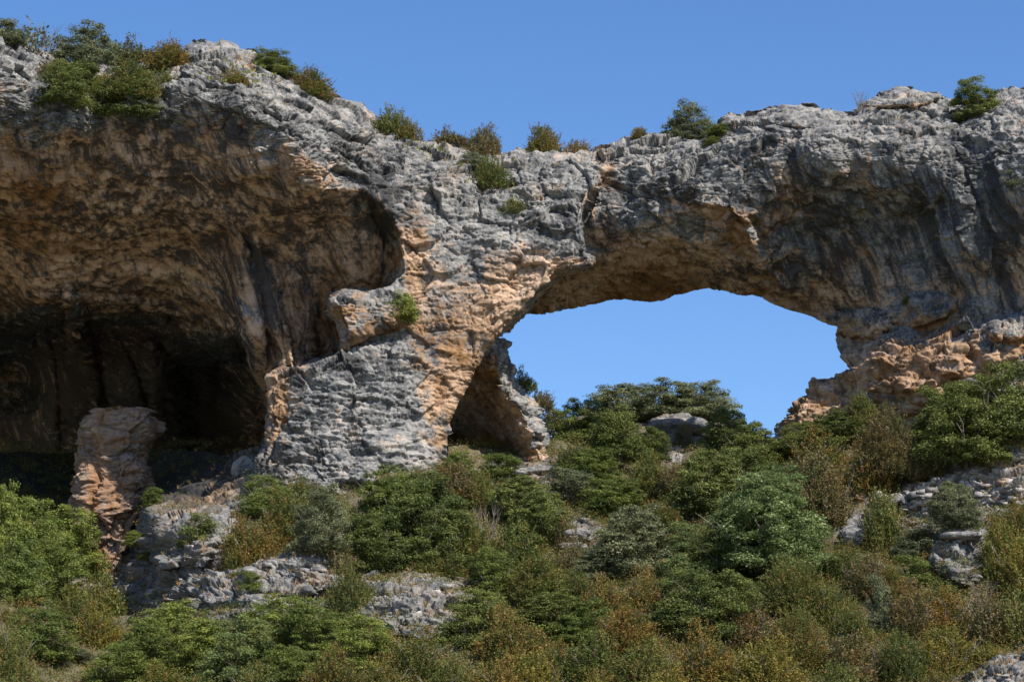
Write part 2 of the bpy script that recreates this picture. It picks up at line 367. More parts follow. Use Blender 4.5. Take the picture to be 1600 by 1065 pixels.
def cliff_depth(us, vs):
    U, V = np.meshgrid(us, vs)
    c = lambda f: coarse(f, us, vs, 3)
    yl = c(lambda a, b: rbf(LEFT, a, b)); yr = c(lambda a, b: rbf(RIGHT, a, b)); yc = c(lambda a, b: rbf(CAVE, a, b))
    j = jag(us, vs, 2.6, 3.0)
    sb = c(lambda a, b: sdpoly(BODY_P, a, b)) + j
    Y = yr + (yl - yr) * ss(sb / 7.0)
    nose = c(lambda a, b: sdpoly(NOSE_P, a, b)) + j * 0.6; t = np.clip(nose / 26, 0, 1); Y = Y - 1.7 * np.sqrt(1 - (1 - t) ** 2)
    bt = c(lambda a, b: sdpoly(BUTT_P, a, b)) + j * 0.6; t = np.clip(bt / 45, 0, 1); Y = Y - 1.1 * np.sqrt(1 - (1 - t) ** 2)
    Y = Y - bumps(U, V, [(1345, 505, 48, 24, 0, 1.6), (1415, 565, 105, 48, -6, 1.8), (1520, 545, 90, 42, -12, 1.6), (1440, 485, 55, 26, -10, 1.2), (1585, 512, 45, 24, 0, 1.6), (1385, 625, 90, 34, -10, 1.4),
        (1268, 640, 52, 34, -30, 1.2), (1470, 600, 70, 30, -8, 1.2), (1404, 152, 70, 17, -2, 1.6), (1166, 368, 16, 66, -24, 0.9), (1150, 330, 36, 15, 20, 0.9), (1095, 326, 60, 16, 4, 0.35), (1185, 395, 12, 40, -24, 0.7), (1505, 390, 40, 190, -14, 1.5), (1420, 270, 60, 70, 0, 0.9),
        (1290, 240, 40, 60, -20, 0.8), (480, 240, 42, 60, -30, 0.9), (905, 402, 40, 20, 0, 0.7), (1245, 180, 60, 18, 0, 0.8), (345, 90, 60, 26, 10, 0.9), (450, 128, 40, 14, 20, 0.8), (1080, 300, 90, 22, 10, 0.6)])
    cs = c(lambda a, b: sdpoly(CAVE_P, a, b)) + j
    wf = 5 + 120 * ss((445 - U) / 90) * ss((330 - V) / 60)
    # hollows and draperies in the cave
    hol = blobs(U, V, [(35, 575, 55, 60, 0, 9), (-100, 600, 60, 80, 0, 9), (185, 560, 26, 70, -25, 2.5), (150, 760, 200, 60, 0, 6)])
    yc = yc + hol
    edge = np.interp(V, [390, 430, 480, 520, 543, 573, 603, 637, 664, 700, 760], [342, 350, 362, 373, 383, 393, 406, 419, 421, 415, 400]) + j
    yc = yc - (0.6 + 0.008 * np.clip(V - 400, 0, 260)) * ss((U - edge + 4) / 8.0) * ss((edge + 150 - U) / 120) * ss((V - 385) / 60) * ss((620 - U) / 60)
    yc = yc + 16 * ss((edge - U) / 6.0) * ss((U - 235) / 90) * ss((V - 515) / 60)
    yc = yc - bumps(U, V, [(385, 470, 24, 120, -12, 1.6), (425, 480, 18, 120, -14, 1.0), (470, 520, 26, 110, -8, 1.1), (130, 560, 20, 120, -12, 1.8), (200, 640, 28, 130, -14, 2.2), (75, 620, 15, 120, -5, 1.2), (260, 620, 30, 90, -18, 1.4), (555, 380, 40, 90, -12, 0.8), (340, 470, 60, 18, 25, 0.8), (150, 480, 140, 22, 4, 1.0)])
    Y = Y + (yc - Y) * ss(cs / wf)
    # rock rolls away toward the skyline
    sk = c(lambda a, b: sdpoly(SKY_LINE, a, b, False)); t = np.clip(1 - sk / 34, 0, 1)
    Y = Y + 2.6 * (1 - np.sqrt(1 - t * t * 0.98))
    jl = [(830, 492), (805, 506), (785, 525), (776, 534), (760, 551), (745, 576), (725, 611), (712, 636), (703, 660), (699, 690), (700, 715), (697, 780)]
    sk = c(lambda a, b: sdpoly(jl, a, b, False)); t = np.clip(1 - sk / 18, 0, 1); Y = Y + 1.3 * (1 - np.sqrt(1 - t * t * 0.98))
    return Y, cs, sb

def cliff_fields(U, V, P, N, cs):
    cav = ss(cs / 20.0)
    over = ss((-N[..., 2] - 0.05) / 0.35)
    return cav, over

vsC = np.r_[np.arange(0, 44, 4.0), np.arange(44, 300, 0.8), np.arange(300, 862, STEP), np.arange(864, 915, 6.0)]
Uc_, Vc_ = np.meshgrid(US, vsC)
Yc_, CS_, SB_ = cliff_depth(US, vsC)
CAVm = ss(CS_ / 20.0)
Scl = coarse(lambda a, b: sdpoly(CLIFF, a, b), US, vsC, 3) + jag(US, vsC, 2.6, 0.0)
but_m = coarse(lambda a, b: ss(sdpoly(BUTT_P, a, b) / 60 + 0.5), US, vsC, 3)
base_m = blobs(Uc_, Vc_, [(1400, 590, 230, 95, 0, 1.2)])

def cliff_disp(P, N, lim):
    over = ss((-N[..., 2] - 0.1) / 0.4); up = ss((N[..., 2] + 0.05) / 0.5)
    side = ss((Uc_ - 1100) / 150) * ss((520 - Vc_) / 60)
    wS = 0.45 + 0.55 * but_m + 0.6 * up + 0.9 * base_m - 0.35 * CAVm - 0.3 * side
    wF = (0.55 * CAVm + 0.75 * side + 0.25 * over) * (1 - 0.8 * np.clip(base_m, 0, 1)) + 0.1
    wB = 0.6 + 0.5 * up + 0.1 * base_m - 0.3 * CAVm - 0.2 * over - 0.15 * side - 0.2 * but_m - 0.35 * np.clip(base_m, 0, 1)
    wA = 0.95 - 0.25 * CAVm - 0.25 * side - 0.28 * np.clip(blobs(Uc_, Vc_, [(700, 450, 130, 130, 0, 1), (600, 650, 140, 90, 0, .8)]), 0, 1) * (1 - CAVm)
    return relief(P, N, wS, wF, wB, wA, lim)

def cliff_paint(U, V, P, N):
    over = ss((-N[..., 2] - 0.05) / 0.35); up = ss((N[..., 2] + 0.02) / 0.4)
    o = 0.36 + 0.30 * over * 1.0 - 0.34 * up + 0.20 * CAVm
    o = o + blobs(U, V, [(440, 500, 60, 110, -10, .4), (648, 410, 18, 90, 0, .55), (700, 600, 45, 110, -12, .6), (800, 450, 50, 70, 30, .3), (436, 640, 14, 80, 0, .8), (470, 575, 50, 16, -10, .45), (545, 470, 35, 20, 0, .4), (1420, 570, 200, 90, 0, .85),
        (1260, 630, 60, 50, 0, .7), (1160, 370, 25, 60, -20, .5), (1110, 325, 80, 20, 8, .6), (1420, 200, 40, 50, 0, .35), (1240, 300, 26, 40, -20, .55), (1320, 300, 40, 60, -25, .25), (960, 300, 30, 40, 0, .3), (1000, 430, 130, 50, 0, .45),
        (480, 275, 25, 30, 0, .3), (385, 100, 30, 14, 0, .4), (560, 230, 40, 30, 0, .2), (950, 270, 16, 24, 0, .6), (690, 530, 50, 40, 0, .3), (780, 500, 40, 30, 0, .35), (850, 430, 60, 20, 0, .25), (120, 300, 190, 70, 0, .3), (250, 250, 200, 50, 10, .2), (300, 380, 160, 60, 0, .2),
        (550, 660, 120, 70, 0, -.45), (560, 570, 70, 30, 0, -.35), (850, 340, 70, 45, 0, -.35), (900, 350, 40, 50, 0, -.2), (720, 350, 50, 60, 0, -.1), (1540, 350, 60, 130, -10, -.25), (150, 170, 220, 35, -8, -.25), (600, 740, 90, 40, 0, -.3), (1040, 260, 90, 40, 0, -.3), (1330, 330, 220, 120, 0, -.50), (1500, 300, 120, 120, 0, -.2), (330, 175, 120, 45, 15, -.35), (120, 190, 160, 35, -5, -.35), (560, 350, 60, 60, 0, -.3), (1040, 330, 90, 40, 0, -.3), (450, 480, 70, 100, 0, -.15)])
    d = 0.13 + 0.10 * over + 0.17 * up + 0.13 * CAVm  # stains and lichen, plus shade of cave and overhangs put into the colour
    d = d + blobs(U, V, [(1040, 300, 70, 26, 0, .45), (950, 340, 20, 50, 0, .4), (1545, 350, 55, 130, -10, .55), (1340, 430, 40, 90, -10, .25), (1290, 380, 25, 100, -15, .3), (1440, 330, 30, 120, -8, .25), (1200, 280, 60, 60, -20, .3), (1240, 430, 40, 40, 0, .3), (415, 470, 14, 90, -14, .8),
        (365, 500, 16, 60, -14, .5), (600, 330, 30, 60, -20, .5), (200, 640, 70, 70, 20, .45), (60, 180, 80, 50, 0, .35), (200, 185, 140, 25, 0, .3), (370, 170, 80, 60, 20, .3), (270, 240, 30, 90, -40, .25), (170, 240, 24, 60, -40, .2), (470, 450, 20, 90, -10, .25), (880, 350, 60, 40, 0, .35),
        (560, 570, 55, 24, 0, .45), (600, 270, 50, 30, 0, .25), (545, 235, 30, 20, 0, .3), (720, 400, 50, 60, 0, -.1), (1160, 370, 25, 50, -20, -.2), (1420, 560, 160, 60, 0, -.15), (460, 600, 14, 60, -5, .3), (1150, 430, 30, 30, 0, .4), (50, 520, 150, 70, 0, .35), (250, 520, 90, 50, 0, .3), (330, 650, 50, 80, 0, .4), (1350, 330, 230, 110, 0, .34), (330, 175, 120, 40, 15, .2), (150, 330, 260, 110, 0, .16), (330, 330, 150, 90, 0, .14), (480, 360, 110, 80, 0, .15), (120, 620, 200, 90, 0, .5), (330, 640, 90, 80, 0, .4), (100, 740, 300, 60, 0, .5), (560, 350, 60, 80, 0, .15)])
    p = blobs(U, V, [(700, 400, 110, 110, 0, .18), (650, 700, 40, 60, 0, .45), (1380, 340, 50, 100, -10, .35), (1160, 400, 20, 50, -20, .25), (480, 285, 30, 14, 0, .5), (490, 215, 30, 40, 0, .25), (1250, 180, 120, 20, 0, .2), (420, 100, 120, 26, 20, .2), (60, 70, 80, 16, 10, .25), (460, 430, 30, 90, -10, .2), (520, 370, 60, 70, 0, .35), (560, 480, 30, 20, 0, .2)])
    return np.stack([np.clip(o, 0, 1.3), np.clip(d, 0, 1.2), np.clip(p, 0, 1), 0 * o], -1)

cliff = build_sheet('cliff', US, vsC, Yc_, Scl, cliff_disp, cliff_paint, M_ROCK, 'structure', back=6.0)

# ---- the rock fin seen through the arch
FIN_P = [(640, 800), (650, 600), (720, 545), (765, 533), (782, 529), (794, 535), (799, 550), (800, 575), (803, 592), (815, 606), (830, 624), (842, 642), (852, 658), (855, 678), (856, 700), (872, 722), (880, 780)]
FIN = [(650, 600, 9), (765, 540, 6.6), (796, 545, 8.4), (800, 590, 8.0), (818, 608, 8.6), (845, 645, 9.0), (856, 690, 9.0), (786, 556, 6.0), (790, 600, 5.8), (806, 632, 5.6), (822, 668, 5.6), (834, 700, 6.4), (776, 600, 7.6), (790, 640, 7.6), (860, 720, 7.0), (820, 705, 9), (740, 600, 8.6), (760, 640, 10.4),
       (800, 660, 9.2), (800, 700, 12), (740, 690, 15), (700, 650, 13), (700, 720, 19), (760, 720, 16), (860, 760, 8), (640, 790, 20)]
usF = np.arange(640, 886, 1.3); vsF = np.arange(520, 790, 1.3)
def fin_disp(P, N, lim):
    over = ss((-N[..., 2] - 0.1) / 0.4)
    return relief(P, N, 0.7 + 0 * over, 0.15, 0.8 - 0.4 * over, 0.8, lim)
def fin_paint(U, V, P, N):
    over = ss((-N[..., 2] - 0.02) / 0.3); rim = np.clip(sdpoly(FIN_P, U, V), 0, 99)
    o = 0.05 + 1.1 * ss((rim - 18) / 14) + blobs(U, V, [(845, 720, 22, 20, 0, .7)]); d = 0.1 + 0.05 * over + blobs(U, V, [(795, 580, 14, 30, 0, .4)])
    return np.stack([np.clip(o, 0, 1.2), d, 0.5 * ss((rim - 26) / 14), 0 * o], -1)
YF = coarse(lambda a, b: rbf(FIN, a, b) - 3.8, usF, vsF, 3); UF, VF = np.meshgrid(usF, vsF)
YF = YF + blobs(UF, VF, [(718, 700, 24, 26, 0, 9)])
YF = YF - bumps(UF, VF, [(845, 735, 40, 26, 0, 1.5)])
fin = build_sheet('rock_fin', usF, vsF, YF, sdpoly(FIN_P, UF, VF) + jag(usF, vsF, 2.2, 5.0), fin_disp, fin_paint, M_ROCK, 'structure', back=4.0)

# ---- the hillside
HILL_P = [(-520, 704), (230, 706), (300, 702), (345, 708), (420, 696), (700, 690), (760, 700), (850, 694), (870, 676), (900, 652), (950, 636), (1000, 632), (1040, 628), (1100, 632), (1150, 655), (1190, 682), (1210, 684),
    (1260, 630), (1340, 580), (1700, 540), (2120, 500), (2120, 2100), (-520, 2100)]
HILL = [(-520, 2100, -100), (800, 2100, -100), (2120, 2100, -100), (-520, 1500, -60), (800, 1500, -60), (2120, 1500, -62), (-520, 1065, -36), (-100, 1065, -34), (400, 1065, -31), (800, 1065, -31), (1200, 1065, -31), (1700, 1065, -32), (2120, 1065, -36),
    (0, 960, -22), (400, 960, -22.5), (800, 960, -21.5), (1200, 960, -22.5), (1600, 960, -25), (0, 900, -9), (90, 880, 1), (160, 884, 12), (215, 872, 4), (260, 880, -9), (330, 880, -13), (400, 880, -14.5), (800, 880, -14), (1200, 880, -15.5), (1600, 880, -19), (2120, 800, -26),
    (-300, 800, 0), (0, 840, 2), (100, 830, 13), (170, 840, 19), (235, 800, 1.5), (300, 790, -1.5), (400, 790, -7), (600, 790, -8), (800, 790, -6), (1000, 790, -6.5), (1200, 790, -9), (1400, 790, -12), (1600, 770, -16),
    (-300, 740, 14), (100, 765, 28), (190, 765, 26), (262, 770, 8), (340, 768, 2.5), (420, 757, -4.3), (600, 745, -5.2), (700, 738, -2.6), (200, 730, 34), (350, 716, 13), (300, 740, 13), (760, 728, 2), (840, 728, 2), (950, 720, 2), (1100, 720, 0), (1250, 720, -3), (1400, 700, -7), (1600, 700, -12.5),
    (800, 712, 6.5), (870, 690, 5.5), (900, 674, 12), (950, 655, 26), (1050, 640, 29), (1150, 665, 25), (1215, 686, 8), (1300, 660, 1), (1400, 640, -3), (1600, 640, -9), (1300, 600, 12), (1600, 560, 5), (500, 690, 14), (200, 650, 38), (1000, 560, 45)]
vsH = np.r_[np.arange(560, 740, STEP), np.arange(740, 1090, 0.9), axis(1090, 2100, 1090, 1092, STEP)[1:]]
def hill_depth(us, vs):
    U, V = np.meshgrid(us, vs)
    Y = coarse(lambda a, b: rbf(HILL, a, b), us, vs, 3)
    Y = Y - bumps(U, V, [(290, 835, 88, 50, -10, 2.6), (230, 905, 60, 40, 0, 1.6), (330, 930, 90, 60, -20, 2.4), (480, 890, 90, 40, -10, 2.0), (430, 945, 70, 40, 0, 1.6), (660, 950, 95, 50, 0, 2.4), (825, 740, 50, 20, 5, 1.2), (1060, 650, 60, 24, 5, 4.0),
        (1500, 870, 40, 50, 0, 2.2), (1500, 835, 36, 14, 0, 1.2), (1335, 830, 22, 22, 0, 1.0), (1430, 770, 60, 26, -20, 1.2), (1580, 1060, 90, 34, -20, 2.0), (895, 835, 28, 18, 0, 1.2), (385, 722, 24, 26, 0, 1.8), (1055, 690, 14, 40, 0, .8)])
    return Y
YH = hill_depth(US, vsH); UH, VH = np.meshgrid(US, vsH)
ROCKY = np.clip(blobs(UH, VH, [(280, 825, 110, 60, -10, 1), (300, 910, 130, 60, 0, 1), (480, 900, 120, 45, -10, 1), (660, 950, 100, 55, 0, 1), (820, 740, 70, 25, 5, .9), (1060, 650, 70, 26, 5, 1), (1055, 690, 16, 40, 0, 1),
    (1500, 860, 50, 55, 0, 1), (1335, 830, 26, 24, 0, 1), (1520, 762, 130, 40, -10, 1.5), (1420, 775, 50, 36, 0, 1.2), (1590, 1060, 90, 36, -20, 1.5), (895, 835, 36, 24, 0, 1), (385, 722, 40, 34, 0, 1), (350, 760, 60, 30, 0, .8), (60, 965, 30, 20, 0, .5)]), 0, 1)
def hill_disp(P, N, lim):
    far = 1.0 + 0 * P[..., 0]
    return relief(P, N, 0.35 + 1.3 * ROCKY, 0.0, 0.25 + 0.75 * ROCKY, 0.55 + 0.7 * ROCKY, lim)
def hill_paint(U, V, P, N):
    o = 0.06 + blobs(U, V, [(340, 770, 70, 24, -15, .7), (820, 735, 60, 30, 0, .45), (340, 870, 60, 20, 0, .3), (500, 920, 60, 20, 0, .3), (640, 905, 60, 14, 0, .3), (895, 835, 30, 20, 0, .4), (1570, 720, 60, 14, 0, .6), (200, 740, 160, 40, 0, .4)])
    d = 0.16 + blobs(U, V, [(120, 735, 260, 50, 0, 1.3), (260, 735, 60, 40, 0, .6), (360, 970, 90, 40, 0, .35), (1500, 920, 50, 40, 0, .3), (600, 960, 40, 40, 0, .3)])  # dark patches, plus the shade on the cave floor painted in
    p = blobs(U, V, [(1520, 762, 120, 36, -10, .9), (1420, 775, 50, 30, 0, .7), (350, 760, 40, 20, 0, .4), (830, 735, 50, 18, 0, .4), (1600, 1060, 80, 30, 0, .4), (1335, 830, 20, 20, 0, .4)])
    s = np.clip(0.8 - 1.3 * ROCKY, 0, 1) * ss((V - 600) / 10)
    s = np.where((U < 420) & (V < 790), s * 0.2, s)
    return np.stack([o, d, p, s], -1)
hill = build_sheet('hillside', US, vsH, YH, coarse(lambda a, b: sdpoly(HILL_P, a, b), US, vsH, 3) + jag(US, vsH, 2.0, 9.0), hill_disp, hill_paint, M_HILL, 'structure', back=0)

# ---- valley floor to the horizon
def valley():
    m = bpy.data.materials.new('valley_ground'); t, N, L, B = nodes(m)
    n = N('ShaderNodeTexNoise', Scale=0.05, Detail=8.0); tc = N('ShaderNodeNewGeometry'); L(tc.outputs['Position'], n.inputs['Vector'])
    r = ramp(N, [(0.4, (0.10, 0.12, 0.05)), (0.6, (0.30, 0.26, 0.19))]); L(n.outputs['Fac'], r.inputs[0]); L(r.outputs[0], B.inputs['Base Color']); B.inputs['Roughness'].default_value = 1
    g = np.array([-3000, -1200, -500, -250, -150, -90, -60, -30, 0, 30, 60, 90, 150, 250, 500, 1200, 3000.0])
    X, Y = np.meshgrid(g, g - 150); Z = -9.5 + 0.6 * pn(X * .02, Y * .02, X * 0)
    n_ = len(g); idx = np.arange(n_ * n_).reshape(n_, n_)
    F = np.stack([idx[:-1, :-1], idx[:-1, 1:], idx[1:, 1:], idx[1:, :-1]], -1).reshape(-1, 4)
    mesh_from('ground', np.stack([X, Y, Z], -1).reshape(-1, 3), F, m, None, 'structure')
valley()
#--VEG--

# ------------------------------------------------------------------ plants
def leaf_material(name, a, b, c, bias=0.5, spread=0.35, rough=0.55):
    "a -> b by the shoot's own value, c on a few leaves"
    m = bpy.data.materials.new(name); t, N, L, B = nodes(m)
    att = N('ShaderNodeAttribute', attribute_name='paint'); sp = N('ShaderNodeSeparateColor'); L(att.outputs['Color'], sp.inputs[0])
    oi = N('ShaderNodeObjectInfo')
    ad = N('ShaderNodeMath', operation='MULTIPLY_ADD'); L(oi.outputs['Random'], ad.inputs[0]); ad.inputs[1].default_value = 0.5; L(sp.outputs[0], ad.inputs[2])
    r = N('ShaderNodeMapRange'); L(ad.outputs[0], r.inputs[0]); r.inputs[1].default_value = bias + 0.25 - spread; r.inputs[2].default_value = bias + 0.25 + spread
    m1 = N('ShaderNodeMix', data_type='RGBA'); L(r.outputs[0], m1.inputs[0]); m1.inputs[6].default_value = (*a, 1); m1.inputs[7].default_value = (*b, 1)
    r2 = N('ShaderNodeMapRange'); L(sp.outputs[1], r2.inputs[0]); r2.inputs[1].default_value = 0.86; r2.inputs[2].default_value = 0.97
    m2 = N('ShaderNodeMix', data_type='RGBA'); L(r2.outputs[0], m2.inputs[0]); L(m1.outputs[2], m2.inputs[6]); m2.inputs[7].default_value = (*c, 1)
    hv = N('ShaderNodeHueSaturation'); L(m2.outputs[2], hv.inputs['Color'])
    v = N('ShaderNodeMath', operation='MULTIPLY_ADD'); L(sp.outputs[2], v.inputs[0]); v.inputs[1].default_value = 1.0; v.inputs[2].default_value = 0.75; L(v.outputs[0], hv.inputs['Value'])
    L(hv.outputs[0], B.inputs['Base Color']); B.inputs['Roughness'].default_value = rough; B.inputs['Specular IOR Level'].default_value = 0.25
    tr = N('ShaderNodeBsdfTranslucent'); L(hv.outputs[0], tr.inputs['Color'])
    mx = N('ShaderNodeMixShader'); mx.inputs[0].default_value = 0.32; L(B.outputs[0], mx.inputs[1]); L(tr.outputs[0], mx.inputs[2])
    L(mx.outputs[0], t.nodes['Material Output'].inputs['Surface'])
    return m
LM = {
  'bo': leaf_material('boxwood_orange', (0.095, 0.105, 0.026), (0.215, 0.135, 0.032), (0.204, 0.096, 0.036), 0.62, 0.42),
 'bb': leaf_material('boxwood_brown', (0.088, 0.090, 0.032), (0.170, 0.110, 0.040), (0.24, 0.18, 0.108), 0.58, 0.42),
 'bg': leaf_material('boxwood_olive', (0.070, 0.092, 0.024), (0.140, 0.140, 0.034), (0.17, 0.09, 0.03), 0.5),
 'by': leaf_material('boxwood_yellow', (0.098, 0.112, 0.024), (0.185, 0.15, 0.03), (0.2, 0.11, 0.03), 0.5),
 'ju': leaf_material('juniper_leaf', (0.066, 0.085, 0.022), (0.135, 0.150, 0.036), (0.09, 0.10, 0.03), 0.5),
 'jg': leaf_material('juniper_grey', (0.088, 0.104, 0.052), (0.150, 0.156, 0.075), (0.18, 0.14, 0.09), 0.5),
 'ok': leaf_material('holm_oak_leaf', (0.089, 0.105, 0.05), (0.173, 0.187, 0.089), (0.13, 0.12, 0.06), 0.5, rough=0.4),
 'lg': leaf_material('pale_oak_leaf', (0.095, 0.132, 0.045), (0.175, 0.215, 0.08), (0.16, 0.18, 0.08), 0.5, rough=0.4),
 'br': leaf_material('bright_leaf', (0.098, 0.128, 0.026), (0.195, 0.215, 0.045), (0.20, 0.17, 0.04), 0.5),
 'mg': leaf_material('green_leaf', (0.073, 0.098, 0.023), (0.132, 0.155, 0.034), (0.14, 0.14, 0.03), 0.5),
 'dr': leaf_material('dry_twig', (0.17, 0.12, 0.08), (0.24, 0.18, 0.125), (0.3, 0.2, 0.12), 0.5),
 'rd': leaf_material('turning_leaf', (0.085, 0.125, 0.045), (0.13, 0.15, 0.045), (0.42, 0.11, 0.05), 0.5),
 'gr': leaf_material('dry_grass', (0.18, 0.135, 0.065), (0.27, 0.19, 0.09), (0.42, 0.22, 0.09), 0.5),
 'yt': leaf_material('green_tuft', (0.15, 0.17, 0.035), (0.22, 0.22, 0.05), (0.3, 0.24, 0.08), 0.5),
}
M_BARK = bpy.data.materials.new('bark'); _t, _N, _L, _B = nodes(M_BARK)
_n = _N('ShaderNodeTexNoise', Scale=9.0, Detail=5.0); _r = ramp(_N, [(0.35, (0.09, 0.075, 0.06)), (0.65, (0.24, 0.20, 0.165))]); _L(_n.outputs['Fac'], _r.inputs[0]); _L(_r.outputs[0], _B.inputs['Base Color']); _B.inputs['Roughness'].default_value = 0.9

def quads(C, A, Bv, paint):
    "leaf quads (lozenges) from centres and two half axes"
    V = np.stack([C - A, C - Bv, C + A, C + Bv], 1).reshape(-1, 3)
    F = np.arange(len(V)).reshape(-1, 4); P = np.repeat(paint, 4, 0)
    return V, F, P

def unit(v): return v / (np.linalg.norm(v, axis=-1, keepdims=True) + 1e-9)

def shape_noise(D, seed, amp):
    q = D * 1.7 + seed * 3.3
    return 1 + amp * (pn(q[..., 0], q[..., 1], q[..., 2]) + 0.6 * pn(q[..., 0] * 2.3, q[..., 1] * 2.3, q[..., 2] * 2.3))

def domes(seed, k, lo=0.5, hi=0.8):
    "a bush is several overlapping domes of different height"
    r = np.random.RandomState(seed + 500); c = r.rand(k, 2) * 2 - 1; c = c / np.maximum(1, np.linalg.norm(c, axis=1))[:, None]
    rad = lo + (hi - lo) * r.rand(k); c = c * (1.0 - rad)[:, None] * 1.05; hh = np.clip(rad * (0.85 + 0.6 * r.rand(k)), 0.4, 1); hh[0] = 1.0; c[0] *= 0.5
    return c * 0.5, rad * 0.5, hh

def crown_shoots(seed, n_sh, n_lf, leaf, up=0.8, base=0.0, amp=0.22, spiky=0.16, k=5):
    "dense bush of upright shoots; width 1, height 1, standing on z = 0"
    r = np.random.RandomState(seed); dc, dr, dh = domes(seed, k)
    D = unit(r.normal(size=(n_sh, 3))); D[:, 2] = np.abs(D[:, 2]) - 0.22 * (r.rand(n_sh) < 0.35); D = unit(D)
    w = r.randint(0, k, n_sh)
    rad = shape_noise(D, seed, amp) * (0.45 + 0.55 * r.rand(n_sh) ** 0.4)
    S = D * rad[:, None]; S = np.stack([dc[w, 0] + S[:, 0] * dr[w] * 0.95, dc[w, 1] + S[:, 1] * dr[w] * 0.95, 0.03 + np.maximum(S[:, 2], -0.05) * (dh[w] - 0.12)], -1)
    S[:, 2] += base * (1 - S[:, 2])
    dirn = unit(D * np.array([1, 1, 0.6]) * (1 - up) + np.array([0, 0, up]) + r.normal(size=(n_sh, 3)) * 0.24)
    ln = spiky * (0.45 + 1.2 * r.rand(n_sh) ** 2)
    kk = (np.arange(n_lf) / n_lf - 0.45)
    C = S[:, None] + dirn[:, None] * (ln[:, None] * kk[None])[..., None] + r.normal(size=(n_sh, n_lf, 3)) * leaf * 0.55
    tint = np.clip(0.5 + 0.85 * pn(S[:, 0] * 3.4 + seed, S[:, 1] * 3.4, S[:, 2] * 3.4) + 0.25 * r.normal(size=n_sh), -0.1, 1.1)
    rare = r.rand(n_sh); val = np.clip(0.5 + 0.22 * r.normal(size=n_sh), 0, 1)
    pt = np.stack([np.repeat(tint, n_lf) + 0.1 * r.normal(size=n_sh * n_lf), np.repeat(rare, n_lf), np.clip(np.repeat(val, n_lf) + 0.15 * r.normal(size=n_sh * n_lf), 0, 1), np.ones(n_sh * n_lf)], -1)
    C = C.reshape(-1, 3); m = len(C)
    A = unit(np.repeat(dirn, n_lf, 0) + r.normal(size=(m, 3)) * 0.6) * (leaf * (0.7 + 0.7 * r.rand(m)))[:, None]
    Bv = unit(np.cross(A, r.normal(size=(m, 3)))) * (leaf * 0.5 * (0.7 + 0.6 * r.rand(m)))[:, None]
    return quads(C, A, Bv, pt)

def crown_clumps(seed, n_cl, n_lf, leaf, z0=0.0, cl=0.17, flat=0.85, fill=0.3, amp=0.16, k=3):
    "rounded crown of separate leaf clumps with tufted tips; width 1, height 1"
    r = np.random.RandomState(seed); dc, dr, dh = domes(seed, k, 0.66, 0.9)
    D = unit(r.normal(size=(n_cl, 3))); D[:, 2] = np.where(r.rand(n_cl) < 0.85, np.abs(D[:, 2]), D[:, 2] * 0.4); D = unit(D)
    w = r.randint(0, k, n_cl)
    rad = shape_noise(D, seed, amp) * np.where(r.rand(n_cl) < 0.8, 0.82 + 0.22 * r.rand(n_cl), 0.35 + 0.4 * r.rand(n_cl))
    K = D * rad[:, None]; K = np.stack([dc[w, 0] + K[:, 0] * dr[w] * 0.9, dc[w, 1] + K[:, 1] * dr[w] * 0.9, z0 + 0.06 + (1 - z0) * np.maximum(K[:, 2], 0.0) * (dh[w] - 0.12)], -1)
    R_ = cl * (0.5 + 0.9 * r.rand(n_cl)); tint = np.clip(0.5 + 0.3 * r.normal(size=n_cl), 0, 1); val = np.clip(0.5 + 0.18 * r.normal(size=n_cl), 0, 1); rare = r.rand(n_cl)
    d = unit(r.normal(size=(n_cl, n_lf, 3))); d[..., 2] = np.where(r.rand(n_cl, n_lf) < 0.75, np.abs(d[..., 2]), d[..., 2])
    tuft = pn(d[..., 0] * 2.6 + K[:, None, 0] * 20, d[..., 1] * 2.6, d[..., 2] * 2.6 + K[:, None, 2] * 20)
    rr = np.where(r.rand(n_cl, n_lf) < fill, r.rand(n_cl, n_lf) * 0.9, 0.8 + 0.4 * r.rand(n_cl, n_lf) ** 2) * (1 + 0.42 * tuft)
    C = K[:, None] + d * rr[..., None] * R_[:, None, None] * np.array([1, 1, flat])
    m = n_cl * n_lf; C = C.reshape(-1, 3); nrm = unit(d.reshape(-1, 3) * 0.8 + r.normal(size=(m, 3)) * 0.65 + np.array([0, 0, 0.25]))
    A = unit(np.cross(nrm, r.normal(size=(m, 3)))) ; Bv = np.cross(nrm, A)
    s = leaf * (0.6 + 0.8 * r.rand(m)); A = A * s[:, None]; Bv = Bv * (s * 0.5)[:, None]
    pt = np.stack([np.repeat(tint, n_lf) + 0.12 * r.normal(size=m), np.clip(np.repeat(rare, n_lf) * 0.5 + 0.5 * r.rand(m), 0, 1), np.clip(np.repeat(val, n_lf) + 0.15 * r.normal(size=m), 0, 1), np.ones(m)], -1)
    return quads(C, A, Bv, pt)

def tube(pts, rad, k=5):
    pts = np.array(pts, float); V = []; F = []
    for i, p in enumerate(pts):
        d = pts[min(i + 1, len(pts) - 1)] - pts[max(i - 1, 0)]; d = d / (np.linalg.norm(d) + 1e-9)
        a = np.cross(d, [0.3, 1, 0.2]); a /= np.linalg.norm(a); b = np.cross(d, a)
        for j in range(k):
            t = 2 * math.pi * j / k; V.append(p + rad[i] * (math.cos(t) * a + math.sin(t) * b))
    for i in range(len(pts) - 1):
        for j in range(k): F.append((i * k + j, i * k + (j + 1) % k, (i + 1) * k + (j + 1) % k, (i + 1) * k + j))
    return V, F

